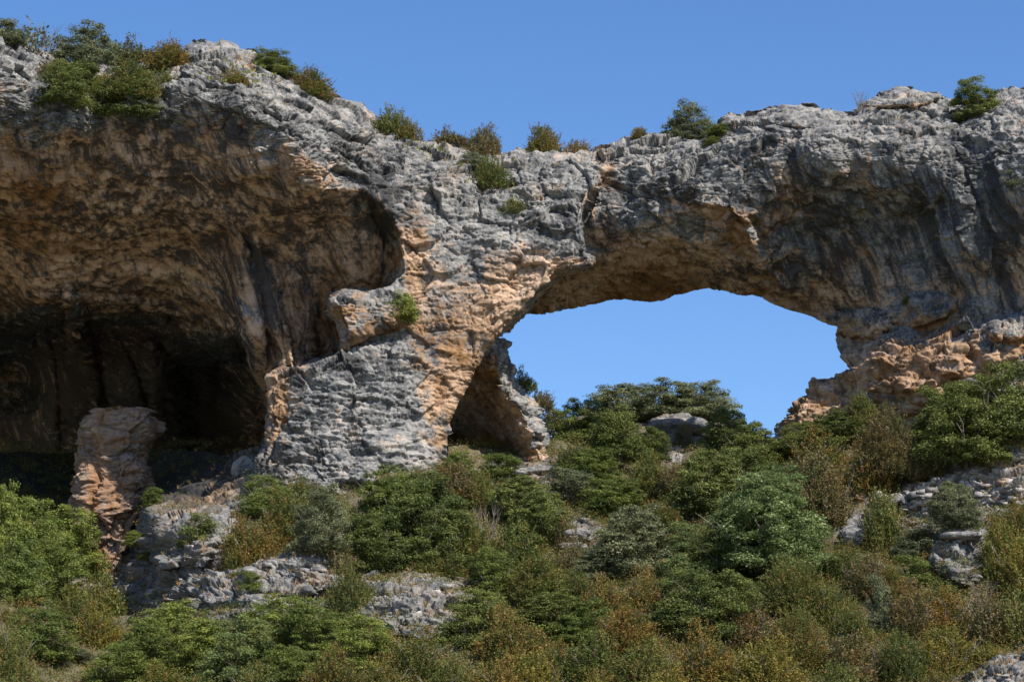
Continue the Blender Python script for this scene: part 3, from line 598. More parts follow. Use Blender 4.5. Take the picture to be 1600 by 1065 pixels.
def limbs(seed, n, th, spread=0.36, h=0.8, trunk=0.0, tw=0):
    rr = random.Random(seed); V = []; F = []
    def add(p, r, k=5):
        v, f = tube(p, r, k); o = len(V); V.extend(v); F.extend([tuple(q + o for q in g) for g in f])
    if trunk: add([(0, 0, -0.08), (0.01, 0.01, trunk * 0.5), (0.0, 0.02, trunk + 0.04)], [th * 1.5, th * 1.2, th], 7)
    for i in range(n):
        a = 6.283 * (i + rr.random() * 0.6) / n; q = spread * (0.5 + 0.6 * rr.random()); hh = h * (0.6 + 0.5 * rr.random())
        p0 = (0, 0, trunk - 0.02 if trunk else -0.06)
        p1 = (q * 0.35 * math.cos(a), q * 0.35 * math.sin(a), trunk + (hh - trunk) * 0.4); p2 = (q * 0.75 * math.cos(a + .2), q * 0.75 * math.sin(a + .2), trunk + (hh - trunk) * 0.75)
        p3 = (q * math.cos(a + .1), q * math.sin(a + .1), hh)
        add([p0, p1, p2, p3], [th, th * 0.7, th * 0.42, th * 0.15])
        for j in range(2 + tw):
            b = a + rr.uniform(-1.1, 1.1); s = rr.uniform(0.1, 0.24); pb = p1 if j % 2 else p2
            e = (pb[0] + s * math.cos(b), pb[1] + s * math.sin(b), pb[2] + s * rr.uniform(0.5, 1.2))
            mid = tuple((pb[c] + e[c]) / 2 + rr.uniform(-.02, .02) for c in range(3))
            add([pb, mid, e], [th * 0.38, th * 0.22, th * 0.06], 4)
    return np.array(V), np.array(F)

ALL_KIND = {}
def proto(name, crown, trunk, mat):
    V, F, P = crown
    me = mesh_from(name + '_crown', V, F, mat, P, smooth=False); tv, tf = trunk
    tr = mesh_from(name + '_trunk', tv, tf, M_BARK)
    d = (me.data, tr.data)
    bpy.data.objects.remove(me); bpy.data.objects.remove(tr)
    return d
PR = {}
for sz, (ns, nl, lf) in {'s': (520, 13, 0.0225), 'm': (1500, 15, 0.0135), 'l': (3000, 16, 0.0088)}.items():
    for v in range(3):
        PR['shoot', sz, v] = proto('bush', crown_shoots(40 + v + ord(sz), ns, nl, lf, 0.62, 0.0, 0.24, 0.24 if sz == 's' else 0.17 if sz == 'm' else 0.12), limbs(v + 5, 7, 0.016, 0.34, 0.6), LM['bg'])
for sz, (nc, nl, lf, cl) in {'s': (60, 190, 0.0215, 0.14), 'm': (150, 240, 0.013, 0.092), 'l': (360, 260, 0.0088, 0.066)}.items():
    for v in range(3):
        PR['clump', sz, v] = proto('bush', crown_clumps(70 + v + ord(sz), nc, nl, lf, 0.0, cl, 0.85), limbs(v + 15, 6, 0.018, 0.34, 0.6), LM['ju'])
        PR['tree', sz, v] = proto('tree', crown_clumps(90 + v + ord(sz), nc, nl, lf, 0.1 if sz != 'm' else 0.16, cl * 1.15, 0.85), limbs(v + 25, 7, 0.018, 0.34, 0.8, 0.18), LM['ok'])
for v in range(2):
    PR['bare', 's', v] = proto('dead', crown_shoots(20 + v, 70, 4, 0.022, 0.7, 0.1, 0.3, 0.25), limbs(v + 35, 14, 0.012, 0.4, 0.9, 0, 3), LM['dr'])
    PR['airy', 's', v] = proto('airy', crown_shoots(28 + v, 110, 6, 0.034, 0.75, 0.15, 0.35, 0.2), limbs(v + 45, 9, 0.012, 0.36, 0.95, 0, 2), LM['jg'])

KIND = {  # form, object name, category, adjective, group
 'bo': ('shoot', 'boxwood_bush', 'bush', 'orange-tinged boxwood bush'), 'bb': ('shoot', 'boxwood_bush', 'bush', 'brown boxwood bush'), 'bg': ('shoot', 'boxwood_bush', 'bush', 'olive green boxwood bush'),
 'by': ('shoot', 'boxwood_bush', 'bush', 'yellow-green boxwood bush'), 'ju': ('clump', 'juniper_bush', 'bush', 'dark green juniper bush'), 'jg': ('clump', 'juniper_bush', 'bush', 'grey-green juniper bush'),
 'ok': ('clump', 'holm_oak', 'tree', 'grey-green holm oak'), 'lg': ('clump', 'broadleaf_tree', 'tree', 'pale green round broadleaf tree'), 'br': ('clump', 'broadleaf_bush', 'bush', 'bright green leafy bush'),
 'mg': ('clump', 'broadleaf_bush', 'bush', 'mid green leafy bush'), 'dr': ('bare', 'dead_bush', 'bush', 'bare brown twiggy bush'), 'rd': ('clump', 'broadleaf_bush', 'bush', 'green bush with red and orange leaves'),
 'ja': ('airy', 'juniper_bush', 'bush', 'thin airy juniper'), 'jt': ('tree', 'juniper_tree', 'tree', 'dark green juniper tree with a bare trunk')}
GROUPS = {'boxwood_bush': 'boxwood bushes on the rocks and hillside', 'juniper_bush': 'juniper bushes on the rocks and hillside', 'broadleaf_bush': 'leafy bushes on the hillside', 'holm_oak': 'holm oaks on the hillside',
          'dead_bush': 'bare twiggy bushes on the rocks', 'broadleaf_tree': 'pale broadleaf trees on the slope', 'juniper_tree': 'juniper trees on the slope'}
RR = random.Random(5)
def ground_at(sheet, u, v):
    us, vs, P = GRID[sheet]; return P[int(np.argmin(abs(vs - v))), int(np.argmin(abs(us - u)))]
KPX = 36.0 / 1600 / FOCAL
def plant(kind, u, vb, w, h, where, sheet='hillside', adj=None, extra=1.0):
    form, nm, cat, ad = KIND[kind]; p = ground_at(sheet, u, vb); s = (p[1] - CAMY) * KPX / math.cos(PITCH)
    W_, H_ = w * s * ((1.36 if w < 110 else 1.26) if sheet == 'hillside' else 1.7 if u < 290 else 1.4), h * s * (1.15 if sheet == 'hillside' else 1.22)
    sz = 's' if form in ('bare', 'airy') else ('s' if w < 62 else 'm' if w < 130 else 'l')
    vv = RR.randrange(2 if form in ('bare', 'airy') else 3); cm, tm = PR[form, sz, vv]
    e = bpy.data.objects.new(nm, None); COL.objects.link(e); e.empty_display_size = 0.3
    e.location = (float(p[0]), float(p[1]) + (0.12 * W_ if sheet != 'hillside' else 0.0), float(p[2]) - 0.05 * H_ - 0.05); e.rotation_euler = (0, 0, RR.uniform(0, 6.28))
    e.scale = (W_ * 1.06, W_ * RR.uniform(0.85, 1.05), H_)
    e['label'] = (adj or ad) + ' ' + where; e['category'] = cat; e['group'] = GROUPS[nm]
    mk = {'ja': 'jg', 'jt': 'ju'}.get(kind, kind)
    for n_, d_, mt in (('trunk', tm, M_BARK), ('crown', cm, LM[mk])):
        o = bpy.data.objects.new(n_, d_); COL.objects.link(o); o.parent = e
        o.material_slots[0].link = 'OBJECT'; o.material_slots[0].material = mt
    return e

C_, F_, H_ = 'cliff', 'rock_fin', 'hillside'
PLANTS = [
# cliff top, left to right
('jg', 6, 66, 44, 40, 'at the left end of the cliff top', C_), ('ja', 50, 88, 62, 62, 'with thin upright tips on the far left cliff top', C_), ('dr', 84, 92, 30, 50, 'between two junipers of the left cliff top', C_),
('jg', 128, 112, 72, 78, 'with the tallest forked tip on the left cliff top', C_), ('bb', 80, 118, 46, 40, 'beside the tall forked juniper on the left cliff top', C_), ('ju', 98, 165, 66, 62, 'hanging left in the thicket below the tall forked juniper', C_),
('bg', 146, 172, 80, 74, 'in the middle of the thicket on the upper left cliff', C_), ('bo', 150, 140, 62, 44, 'glowing orange in the middle of the upper left thicket', C_), ('ju', 168, 98, 42, 36, 'small and rounded on the skyline left of the bare rock knob', C_),
('bb', 203, 96, 56, 46, 'with reddish spiky tips on the skyline of the left thicket', C_), ('ju', 192, 180, 74, 70, 'hanging lowest in the thicket over the left cave lip', C_), ('bg', 212, 150, 70, 62, 'in the right half of the upper left thicket', C_),
('bo', 258, 104, 72, 56, 'on the skyline just left of the bare grey rock knob', C_), ('bg', 252, 150, 66, 62, 'at the right end of the thicket under the grey rock knob', C_), ('ju', 120, 140, 60, 48, 'behind the orange bush in the upper left thicket', C_),
('bo', 366, 132, 38, 30, 'small, on the pale rock right of the bare grey knob', C_), ('dr', 345, 130, 40, 30, 'flat on the rock right of the grey knob', C_), ('ju', 426, 112, 66, 40, 'dome-shaped on the skyline right of the grey knob', C_, 'dense dark green juniper'),
('bo', 492, 148, 72, 50, 'on the sloping skyline at the end of the left summit', C_), ('bg', 613, 208, 52, 58, 'tall one on the skyline above the big cave edge', C_), ('bo', 640, 214, 40, 42, 'leaning right of the taller olive bush on the skyline', C_),
('bb', 700, 226, 50, 30, 'low on the skyline in the central dip', C_), ('bb', 752, 238, 62, 56, 'with upright finger-like shoots in the central skyline dip', C_), ('bg', 768, 290, 66, 58, 'just below the skyline in the central dip', C_),
('jg', 738, 262, 30, 26, 'small, above left of the olive bush below the skyline', C_), ('bo', 862, 238, 66, 52, 'widest one on the skyline right of the central dip', C_), ('bo', 902, 238, 44, 34, 'at the right end of the widest skyline bush', C_),
('bo', 1000, 217, 28, 18, 'tiny, on the skyline left of the airy juniper', C_), ('jg', 1078, 216, 70, 62, 'round, on the skyline above the arch', C_), ('ja', 1066, 214, 44, 66, 'with thin tips behind the round juniper above the arch', C_), ('ju', 1124, 206, 40, 22, 'creeping low right of the round juniper above the arch', C_),
('ju', 1110, 219, 24, 14, 'tiny, on the rock just under the low creeping juniper', C_), ('dr', 1345, 174, 26, 40, 'standing against the sky left of the flat slab', C_), ('ju', 1524, 180, 70, 60, 'compact and alone on the far right skyline', C_, 'dark green round juniper'),
('bg', 800, 331, 46, 28, 'small, on the lit cliff face left of the arch', C_), ('br', 627, 498, 50, 46, 'growing on top of the rock nose beside the cave', C_), ('jg', 1588, 290, 34, 24, 'small, high on the shaded right wall', C_), ('dr', 708, 284, 40, 24, 'grey and low on the cliff face under the central dip', C_),
('bg', 1418, 472, 14, 16, 'tiny, above the orange ledges of the right wall', C_), ('dr', 1010, 292, 1, 1, '', None),
# fin behind the arch
('bg', 818, 606, 36, 34, 'uppermost behind the overhanging fin', F_), ('bb', 842, 634, 38, 30, 'on the back slope of the overhanging fin', F_), ('bg', 866, 664, 44, 34, 'at the foot of the overhanging fin slope', F_),
# skyline inside the arch
('ok', 972, 652, 100, 52, 'left one of the three on the skyline inside the arch', H_), ('ok', 1036, 648, 100, 54, 'middle one of the three on the skyline inside the arch', H_), ('ok', 1098, 654, 82, 56, 'right one of the three on the skyline inside the arch', H_),
('mg', 905, 690, 76, 62, 'at the left end of the slope inside the arch', H_), ('bg', 935, 680, 60, 40, 'under the left skyline oak inside the arch', H_), ('jt', 965, 735, 84, 88, 'left of the pale boulder inside the arch', H_),
('ju', 1012, 724, 66, 48, 'below the pale boulder inside the arch', H_), ('bb', 1072, 694, 30, 40, 'in front of the pale boulder inside the arch', H_), ('ju', 1140, 712, 76, 76, 'sloping down to the V of sky inside the arch', H_),
('ju', 1168, 740, 80, 84, 'tall one at the V of sky inside the arch', H_), ('bg', 898, 740, 70, 62, 'beside the limestone ledge at the fin foot', H_), ('mg', 930, 752, 76, 56, 'round one left of the dark juniper tree', H_),
('jg', 890, 780, 60, 52, 'right of the pale limestone steps', H_), ('bg', 1010, 780, 90, 76, 'centre of the slope under the arch window', H_), ('bb', 1066, 768, 66, 56, 'between the dark junipers under the arch window', H_), ('ju', 1110, 800, 110, 104, 'largest in the dark mass under the arch window', H_),
('ju', 1170, 790, 90, 90, 'right of the dark mass under the arch window', H_), ('mg', 968, 806, 90, 62, 'low and bright above the grey-green bush', H_), ('mg', 938, 790, 60, 40, 'small, left of the low bright one', H_),
('bb', 1190, 776, 84, 66, 'rust brown behind the top of the big pale tree', H_), ('bg', 1210, 724, 60, 42, 'under the orange rock toe of the right wall', H_), ('ju', 1254, 706, 70, 46, 'at the base of the orange rock toe', H_),
# right slope
('ju', 1310, 700, 96, 62, 'under the right wall left of the giant juniper', H_), ('bg', 1360, 680, 70, 70, 'with upright tips against the orange right wall', H_), ('bb', 1400, 745, 150, 116, 'widest rust brown one left of the giant juniper', H_),
('ju', 1512, 722, 180, 150, 'giant one under the right wall', H_), ('ju', 1590, 690, 120, 120, 'at the right edge beside the giant juniper', H_), ('ju', 1470, 690, 70, 70, 'on the left shoulder of the giant juniper', H_),
('bo', 1280, 740, 96, 76, 'above the rust brown bush right of the big pale tree', H_), ('bb', 1300, 810, 120, 120, 'right beside the crown of the big pale tree', H_), ('bo', 1355, 770, 86, 80, 'between two rust brown bushes on the right slope', H_),
('bg', 1366, 852, 84, 100, 'left of the pale scree on the right slope', H_), ('bb', 1440, 742, 60, 44, 'low at the upper edge of the pale scree', H_),
('lg', 1235, 800, 96, 66, 'small upper one behind the big pale tree', H_), ('lg', 1196, 900, 236, 146, 'biggest crown on the whole hillside', H_), ('ju', 1110, 905, 90, 76, 'dark under the left side of the big pale tree', H_),
('rd', 1072, 878, 62, 60, 'upper one left of the big pale tree', H_), ('rd', 1062, 912, 50, 50, 'lower one, left of the big pale tree', H_),
('jg', 1496, 826, 70, 74, 'in the middle of the pale scree', H_, 'grey-green upright bush'), ('jg', 1428, 872, 56, 44, 'low, left of the square grey rock face', H_, 'pale grey-green leafy bush'), ('bb', 1440, 838, 50, 24, 'very low, under the scree edge', H_),
('by', 1572, 905, 78, 104, 'right of the square grey rock face', H_), ('bo', 1596, 850, 84, 76, 'at the right edge above the yellow-green boxwood', H_), ('by', 1600, 925, 90, 90, 'cut by the right edge beside the square rock', H_), ('mg', 1424, 915, 60, 44, 'under the low pale bush beside the square rock', H_),
('bg', 1466, 938, 60, 34, 'low, at the foot of the square grey rock', H_),
# centre slope
('ju', 718, 765, 52, 50, 'against the foot of the lit buttress', H_), ('mg', 716, 740, 40, 36, 'small, at the dark hole behind the buttress', H_), ('bg', 745, 790, 66, 62, 'right of the buttress foot', H_), ('mg', 790, 745, 56, 34, 'low, on the ledge below the fin', H_),
('mg', 768, 742, 36, 32, 'left of the low bush on the fin ledge', H_), ('bb', 690, 775, 110, 60, 'brown-topped, against the buttress base', H_), ('mg', 608, 850, 130, 124, 'large one below the buttress, left half of the big clump', H_, 'mid green dense bush'), ('ju', 665, 880, 150, 136, 'large one below the buttress, middle of the big clump', H_, 'dark green dense bush'),
('bg', 720, 880, 96, 96, 'right end of the big clump below the buttress', H_), ('ju', 590, 890, 90, 90, 'lower left of the clump below the buttress', H_), ('dr', 762, 875, 44, 96, 'standing pale between the two big green clumps', H_), ('bg', 690, 900, 80, 50, 'at the bottom of the big clump', H_),
('ju', 820, 812, 100, 70, 'below the pale limestone steps', H_), ('ju', 845, 848, 84, 84, 'right of the bare twiggy patch', H_), ('bg', 806, 900, 120, 96, 'rounded, in the centre of the slope', H_), ('bg', 855, 940, 120, 76, 'lower right of the rounded central bush', H_), ('mg', 770, 930, 76, 70, 'left of the rounded central bush', H_),
('jg', 990, 895, 120, 110, 'large pale one left of the red-leaved bushes', H_, 'grey-green feathery bush'), ('bo', 1030, 830, 90, 56, 'rusty, above the grey-green feathery bush', H_), ('bb', 900, 890, 44, 60, 'beside the small bedded rock', H_), ('jg', 935, 905, 66, 56, 'small, left foot of the feathery bush', H_),
('bo', 945, 958, 60, 70, 'upright, below the feathery bush', H_), ('bg', 905, 935, 66, 50, 'between the central rounded bush and the orange one', H_), ('bo', 1010, 950, 76, 66, 'bright orange, right below the feathery bush', H_), ('bb', 880, 850, 30, 44, 'thin, above the small bedded rock', H_),
# left part
('mg', 410, 800, 66, 60, 'at the left foot of the buttress', H_), ('bo', 384, 880, 76, 92, 'beside the left boulder outcrop', H_), ('ju', 309, 840, 56, 48, 'round, standing alone on the grey boulder outcrop', H_), ('bg', 446, 838, 80, 90, 'between the orange bush and the buttress', H_),
('bo', 430, 858, 66, 60, 'right of the orange bush by the boulder outcrop', H_), ('jg', 500, 870, 90, 96, 'at the buttress foot left of the big clump', H_), ('bg', 480, 800, 76, 60, 'touching the lower left buttress wall', H_), ('bb', 536, 888, 56, 62, 'at the left of the big clump', H_),
('bg', 545, 955, 66, 78, 'alone between the two grey rock outcrops', H_), ('br', 222, 852, 28, 22, 'small, at the base of the boulder outcrop', H_), ('br', 228, 870, 36, 16, 'flat, under the boulder outcrop', H_), ('mg', 242, 788, 34, 30, 'small, right of the rubble pillar', H_), ('by', 376, 900, 30, 16, 'small, under the orange bush on the ledge', H_),
('mg', 390, 925, 34, 30, 'small, in the shade of the grey outcrop', H_),
('br', -6, 895, 80, 150, 'tallest, cut by the left edge against the dark cave', H_), ('br', 30, 892, 60, 84, 'beside the tallest one at the left edge', H_), ('mg', 66, 893, 50, 84, 'pointed, left of the rubble pillar', H_), ('mg', 98, 893, 44, 58, 'between the pointed bush and the rubble pillar', H_),
('br', 40, 880, 110, 100, 'large one at the left edge', H_), ('br', 100, 880, 90, 80, 'lit one just left of the rubble pillar base', H_), ('mg', 20, 940, 90, 96, 'at the left edge under the large bright bush', H_), ('mg', 85, 935, 100, 90, 'grey-toned, below the lit bush near the pillar', H_), ('bg', 138, 905, 56, 62, 'under the base of the rubble pillar', H_),
('by', 160, 960, 60, 80, 'right of the grey-toned bush in the lower left', H_), ('bo', 40, 990, 80, 56, 'at the left edge above the dry bank', H_), ('bg', 110, 985, 96, 70, 'left of the dry grass bank', H_), ('by', 150, 1008, 90, 70, 'above the dry grass bank in the lower left', H_), ('mg', 60, 1030, 96, 76, 'lower left corner, upper of two', H_),
('bg', 15, 1060, 80, 96, 'in the lower left corner', H_), ('jg', 108, 1032, 60, 20, 'low cushion on the dry grass bank', H_), ('br', 262, 1020, 100, 84, 'under the shaded grey outcrop', H_), ('mg', 230, 1050, 96, 76, 'left below the bright bush under the outcrop', H_), ('br', 310, 1050, 90, 80, 'right below the bright bush under the outcrop', H_),
('mg', 190, 1085, 110, 76, 'at the bottom edge right of the dry bank', H_), ('rd', 375, 1060, 100, 90, 'larger one at the bottom left', H_), ('rd', 345, 1020, 66, 50, 'smaller one at the bottom left', H_), ('by', 262, 1100, 100, 70, 'at the bottom edge left of the red-leaved bushes', H_),
('br', 430, 1010, 90, 80, 'above right of the red-leaved bushes at the bottom', H_), ('mg', 480, 1030, 96, 86, 'right of the bright bush at the bottom left', H_), ('mg', 530, 1020, 80, 66, 'under the lone olive bush between outcrops', H_), ('br', 560, 1050, 90, 76, 'below the gap between the grey outcrops', H_), ('mg', 450, 1075, 90, 70, 'at the bottom edge right of the red-leaved bush', H_),
('bg', 400, 1110, 90, 76, 'on the bottom edge under the red-leaved bush', H_), ('bg', 320, 1115, 90, 60, 'on the bottom edge below the smaller red bush', H_),
# lower rows
('bo', 520, 1095, 100, 86, 'at the bottom edge below the leafy bushes', H_), ('bo', 596, 1105, 100, 84, 'second orange one along the bottom edge', H_), ('bg', 655, 1060, 100, 80, 'below the central grey outcrop', H_), ('by', 610, 1040, 60, 54, 'at the left foot of the central outcrop', H_), ('bg', 690, 1110, 110, 86, 'at the bottom edge below the central outcrop', H_),
('ju', 745, 1010, 90, 80, 'right of the central grey outcrop', H_), ('mg', 740, 980, 60, 46, 'touching the right end of the central outcrop', H_), ('bo', 800, 1040, 120, 96, 'large one right of the central outcrop', H_), ('ju', 860, 990, 100, 66, 'low, behind the large orange bush', H_), ('mg', 912, 1005, 90, 66, 'right of the large orange bush', H_),
('bo', 770, 1110, 110, 90, 'at the bottom edge under the large orange one', H_), ('by', 850, 1100, 110, 90, 'at the bottom centre edge', H_), ('bg', 925, 1070, 110, 86, 'above the bottom centre edge', H_), ('bo', 870, 1060, 76, 60, 'squeezed between the two bottom centre bushes', H_), ('by', 940, 1125, 100, 80, 'right of the bottom centre edge', H_),
('bo', 985, 1020, 96, 76, 'left of the dark juniper under the big pale tree', H_), ('bg', 1000, 1075, 100, 76, 'below the orange one left of the lower juniper', H_), ('ju', 1080, 985, 110, 96, 'lower left under the big pale tree', H_), ('ju', 1130, 1000, 120, 96, 'directly below the big pale tree', H_, 'mid green feathery juniper'),
('bg', 1225, 960, 130, 96, 'wide, under the right side of the big pale tree', H_), ('bb', 1180, 1010, 110, 76, 'below the feathery juniper', H_), ('bo', 1100, 1070, 120, 100, 'large, lower centre right', H_), ('by', 1040, 1120, 110, 84, 'on the bottom edge below the lower junipers', H_), ('bo', 1120, 1130, 100, 66, 'on the bottom edge under the large orange one right of centre', H_),
('by', 1195, 1090, 120, 100, 'next right of the large orange bush at the bottom', H_), ('bo', 1270, 1040, 130, 96, 'under the wide olive bush', H_), ('bg', 1290, 975, 90, 80, 'left of the pale feathery streak', H_), ('bg', 1320, 905, 80, 60, 'beside the small pale boulder', H_), ('bb', 1350, 930, 76, 66, 'below the small pale boulder', H_),
('jg', 1374, 985, 34, 84, 'narrow and upright in the lower right', H_, 'pale feathery juniper'), ('bg', 1330, 1000, 70, 66, 'left of the narrow feathery juniper', H_), ('bb', 1425, 990, 100, 86, 'right of the narrow feathery juniper', H_), ('bo', 1400, 940, 66, 60, 'above the narrow feathery juniper', H_), ('bo', 1480, 985, 100, 76, 'below the square grey rock', H_),
('bg', 1290, 1110, 120, 86, 'on the bottom edge in the right third', H_), ('bb', 1350, 1070, 110, 90, 'left of the orange cushion at the bottom right', H_), ('bg', 1410, 1060, 96, 80, 'above the orange cushion at the bottom right', H_), ('by', 1490, 1050, 110, 80, 'left of the corner scree', H_), ('bo', 1468, 1085, 66, 44, 'round cushion on the bottom edge', H_),
('bb', 1545, 1000, 96, 84, 'right of the orange bush under the square rock', H_), ('bg', 1600, 1000, 60, 90, 'at the right edge under the cut boxwood', H_), ('by', 1548, 1036, 50, 26, 'low, along the top of the corner scree', H_), ('bb', 1400, 1130, 100, 76, 'on the bottom edge left of the orange cushion', H_), ('dr', 1535, 962, 40, 66, 'in the shade right of the square rock', H_),
]
for e_ in PLANTS:
    if e_[6] is None: continue
    plant(*e_[:6], sheet=e_[6], adj=e_[7] if len(e_) > 7 else None)

# ------------------------------------------------------------------ undergrowth and grass: too fine to count
def scatter(name, label, cat, n, seed, dens, lf, mat, blades=False, per=24, size=0.5, sheet='hillside', vr=(690, 1150), ur=(-260, 1900)):
    r = np.random.RandomState(seed); us, vs, P = GRID[sheet]
    iu = np.where((us > ur[0]) & (us < ur[1]))[0]; iv = np.where((vs > vr[0]) & (vs < vr[1]))[0]
    a = r.choice(iv, n); b = r.choice(iu, n); pr = dens[a, b]; k = r.rand(n) < pr; a, b = a[k], b[k]
    B0 = P[a, b]; m = len(B0); sc = size * (0.5 + r.rand(m))
    if blades:
        az = r.rand(m, per) * 6.283; ti = 0.25 + 0.55 * r.rand(m, per)
        D = np.stack([np.cos(az) * ti, np.sin(az) * ti, np.ones_like(az)], -1); D = unit(D)
        L_ = sc[:, None] * (0.6 + 0.6 * r.rand(m, per)); C = B0[:, None] + D * (L_ * 0.45)[..., None]
        A = D * (L_ * 0.5)[..., None]; Bv = unit(np.cross(D, r.normal(size=D.shape))) * lf
    else:
        d = unit(r.normal(size=(m, per, 3))); d[..., 2] = np.abs(d[..., 2]) * 0.8
        C = B0[:, None] + d * (sc[:, None] * (0.5 + 0.5 * r.rand(m, per)))[..., None]
        A = unit(r.normal(size=d.shape) + d) * (lf * (0.6 + 0.8 * r.rand(m, per)))[..., None]; Bv = unit(np.cross(A, r.normal(size=d.shape))) * lf * 0.55
    t = np.repeat(np.clip(0.5 + 0.3 * r.normal(size=m), 0, 1), per); ra = np.repeat(r.rand(m), per); va = np.clip(0.5 + 0.2 * r.normal(size=m * per), 0, 1)
    V, F, Pt = quads(C.reshape(-1, 3), A.reshape(-1, 3), Bv.reshape(-1, 3), np.stack([t, ra, va, va * 0 + 1], -1))
    o = mesh_from(name, V, F, mat, Pt, 'stuff', smooth=False); o['label'] = label; o['category'] = cat; return o
g_open = np.clip(1 - ROCKY * 1.05, 0, 1)
bnk = np.clip(blobs(UH, VH, [(90, 1020, 90, 40, 0, 1), (60, 965, 40, 20, 0, 1)]), 0, 1)
scatter('undergrowth', 'low olive and brown scrub filling the gaps between the hillside bushes', 'undergrowth', 15000, 1, g_open * (1 - bnk), 0.05, LM['bg'], per=44, size=0.6)
scatter('brown_undergrowth', 'low rusty scrub mixed through the lower right hillside', 'undergrowth', 6500, 2, g_open * (1 - bnk) * ss((UH - 500) / 300), 0.055, LM['bo'], per=44, size=0.6)
scatter('dry_grass', 'straw coloured dry grass tufts on the rock ledges and banks', 'grass', 8000, 3, np.clip(0.25 + 0.3 * ROCKY + bnk + blobs(UH, VH, [(270, 925, 60, 24, 0, .8), (350, 865, 50, 16, 0, .6), (480, 915, 70, 20, 0, .6), (650, 905, 60, 14, 0, .8), (630, 930, 20, 30, 0, .8)]), 0, 1), 0.018, LM['gr'], True, 16, 0.30)
ctop = np.clip(blobs(Uc_, Vc_, [(700, 228, 60, 10, 0, 1), (655, 216, 20, 6, 0, 1), (760, 275, 60, 20, 0, .3), (360, 125, 40, 12, 0, .5), (420, 112, 60, 14, 0, .3)]), 0, 1) * (Scl > 2)
scatter('green_grass', 'yellow-green grass tufts on the cliff top in the central dip', 'grass', 5000, 4, ctop, 0.03, LM['yt'], True, 12, 0.3, 'cliff', (90, 300), (300, 860))

cdry = np.clip(ss((90 - coarse(lambda a, b: sdpoly(SKY_LINE, a, b, False), US, vsC, 3)) / 80) * 0.16, 0, 1) * (Scl > 3) * (1 - CAVm)
scatter('cliff_grass', 'dry straw coloured grass tufts in the cracks of the cliff top', 'grass', 6000, 6, cdry, 0.018, LM['gr'], True, 12, 0.22, 'cliff', (60, 330), (-40, 1650))

# ------------------------------------------------------------------ rubble pillar and loose boulders
def pillar():
    rows = [(644, 138, 230), (648, 132, 237), (654, 127, 241), (662, 124, 243), (672, 119, 245), (682, 120, 238), (692, 122, 231), (704, 124, 226), (716, 123, 228), (728, 121, 237), (742, 121, 238), (756, 121, 236), (770, 120, 231), (784, 119, 224),
            (800, 120, 214), (816, 121, 207), (832, 124, 205), (850, 128, 206), (870, 140, 206), (890, 145, 208), (920, 146, 212)]
    vs = np.arange(644, 920, 1.3); L_ = np.interp(vs, [r[0] for r in rows], [r[1] for r in rows]); R_ = np.interp(vs, [r[0] for r in rows], [r[2] for r in rows])
    n = 260; th = np.linspace(0, 2 * np.pi, n, endpoint=False)
    Yc = np.interp(vs, [644, 760, 920], [10.6, 10.2, 9.2])
    ct = np.sign(np.cos(th)) * np.abs(np.cos(th)) ** 0.6; st = np.sign(np.sin(th)) * np.abs(np.sin(th)) ** 0.6
    C = unproj((L_ + R_) / 2, vs, Yc); E = unproj(R_, vs, Yc); hw = E[:, 0] - C[:, 0]
    X = C[:, 0:1] + hw[:, None] * ct; Y = C[:, 1:2] + np.minimum(hw, 2.4)[:, None] * 0.9 * st; Z = np.repeat(C[:, 2:3], n, 1)
    P = np.stack([X, Y, Z], -1); N = np.stack([np.broadcast_to(ct, X.shape), np.broadcast_to(st, X.shape), 0 * X], -1); N = unit(N)
    d = relief(P, N, 0.5, 0.0, 1.3, 0.8); ridge = -0.35 * np.exp(-((X - (C[:, 0:1] - hw[:, None] * 0.45)) / 0.3) ** 2) * (Y < C[:, 1:2])
    P = P + N * (d + ridge)[..., None]
    top = P[0].mean(0) + np.array([0, 0, 0.25]); V = np.concatenate([P.reshape(-1, 3), [top]])
    m = len(vs); idx = np.arange(m * n).reshape(m, n); nx = np.roll(idx, -1, 1)
    F = np.stack([idx[:-1], idx[1:], nx[1:], nx[:-1]], -1).reshape(-1, 4)
    F = np.concatenate([F, np.stack([idx[0], nx[0], np.full(n, m * n), np.full(n, m * n)], -1)[:0]])
    o_ = np.clip(0.35 + 0.6 * np.exp(-((X - (C[:, 0:1] - hw[:, None] * 0.4)) / 0.5) ** 2), 0, 1); A = np.stack([o_, 0.15 + 0 * o_, 0.15 + 0 * o_, 0 * o_], -1).reshape(-1, 4)
    A = np.concatenate([A, A[:1]])
    cap = np.stack([idx[0, 0::2], nx[0, 0::2], nx[0, 1::2], np.full(n // 2, m * n)], -1)
    F = np.concatenate([F, cap])
    o = mesh_from('rock_pillar', V, F, M_PINK, A)
    o['label'] = 'tan crumbling rock pillar standing in front of the dark cave, lit at its foot'; o['category'] = 'rock pillar'
pillar()

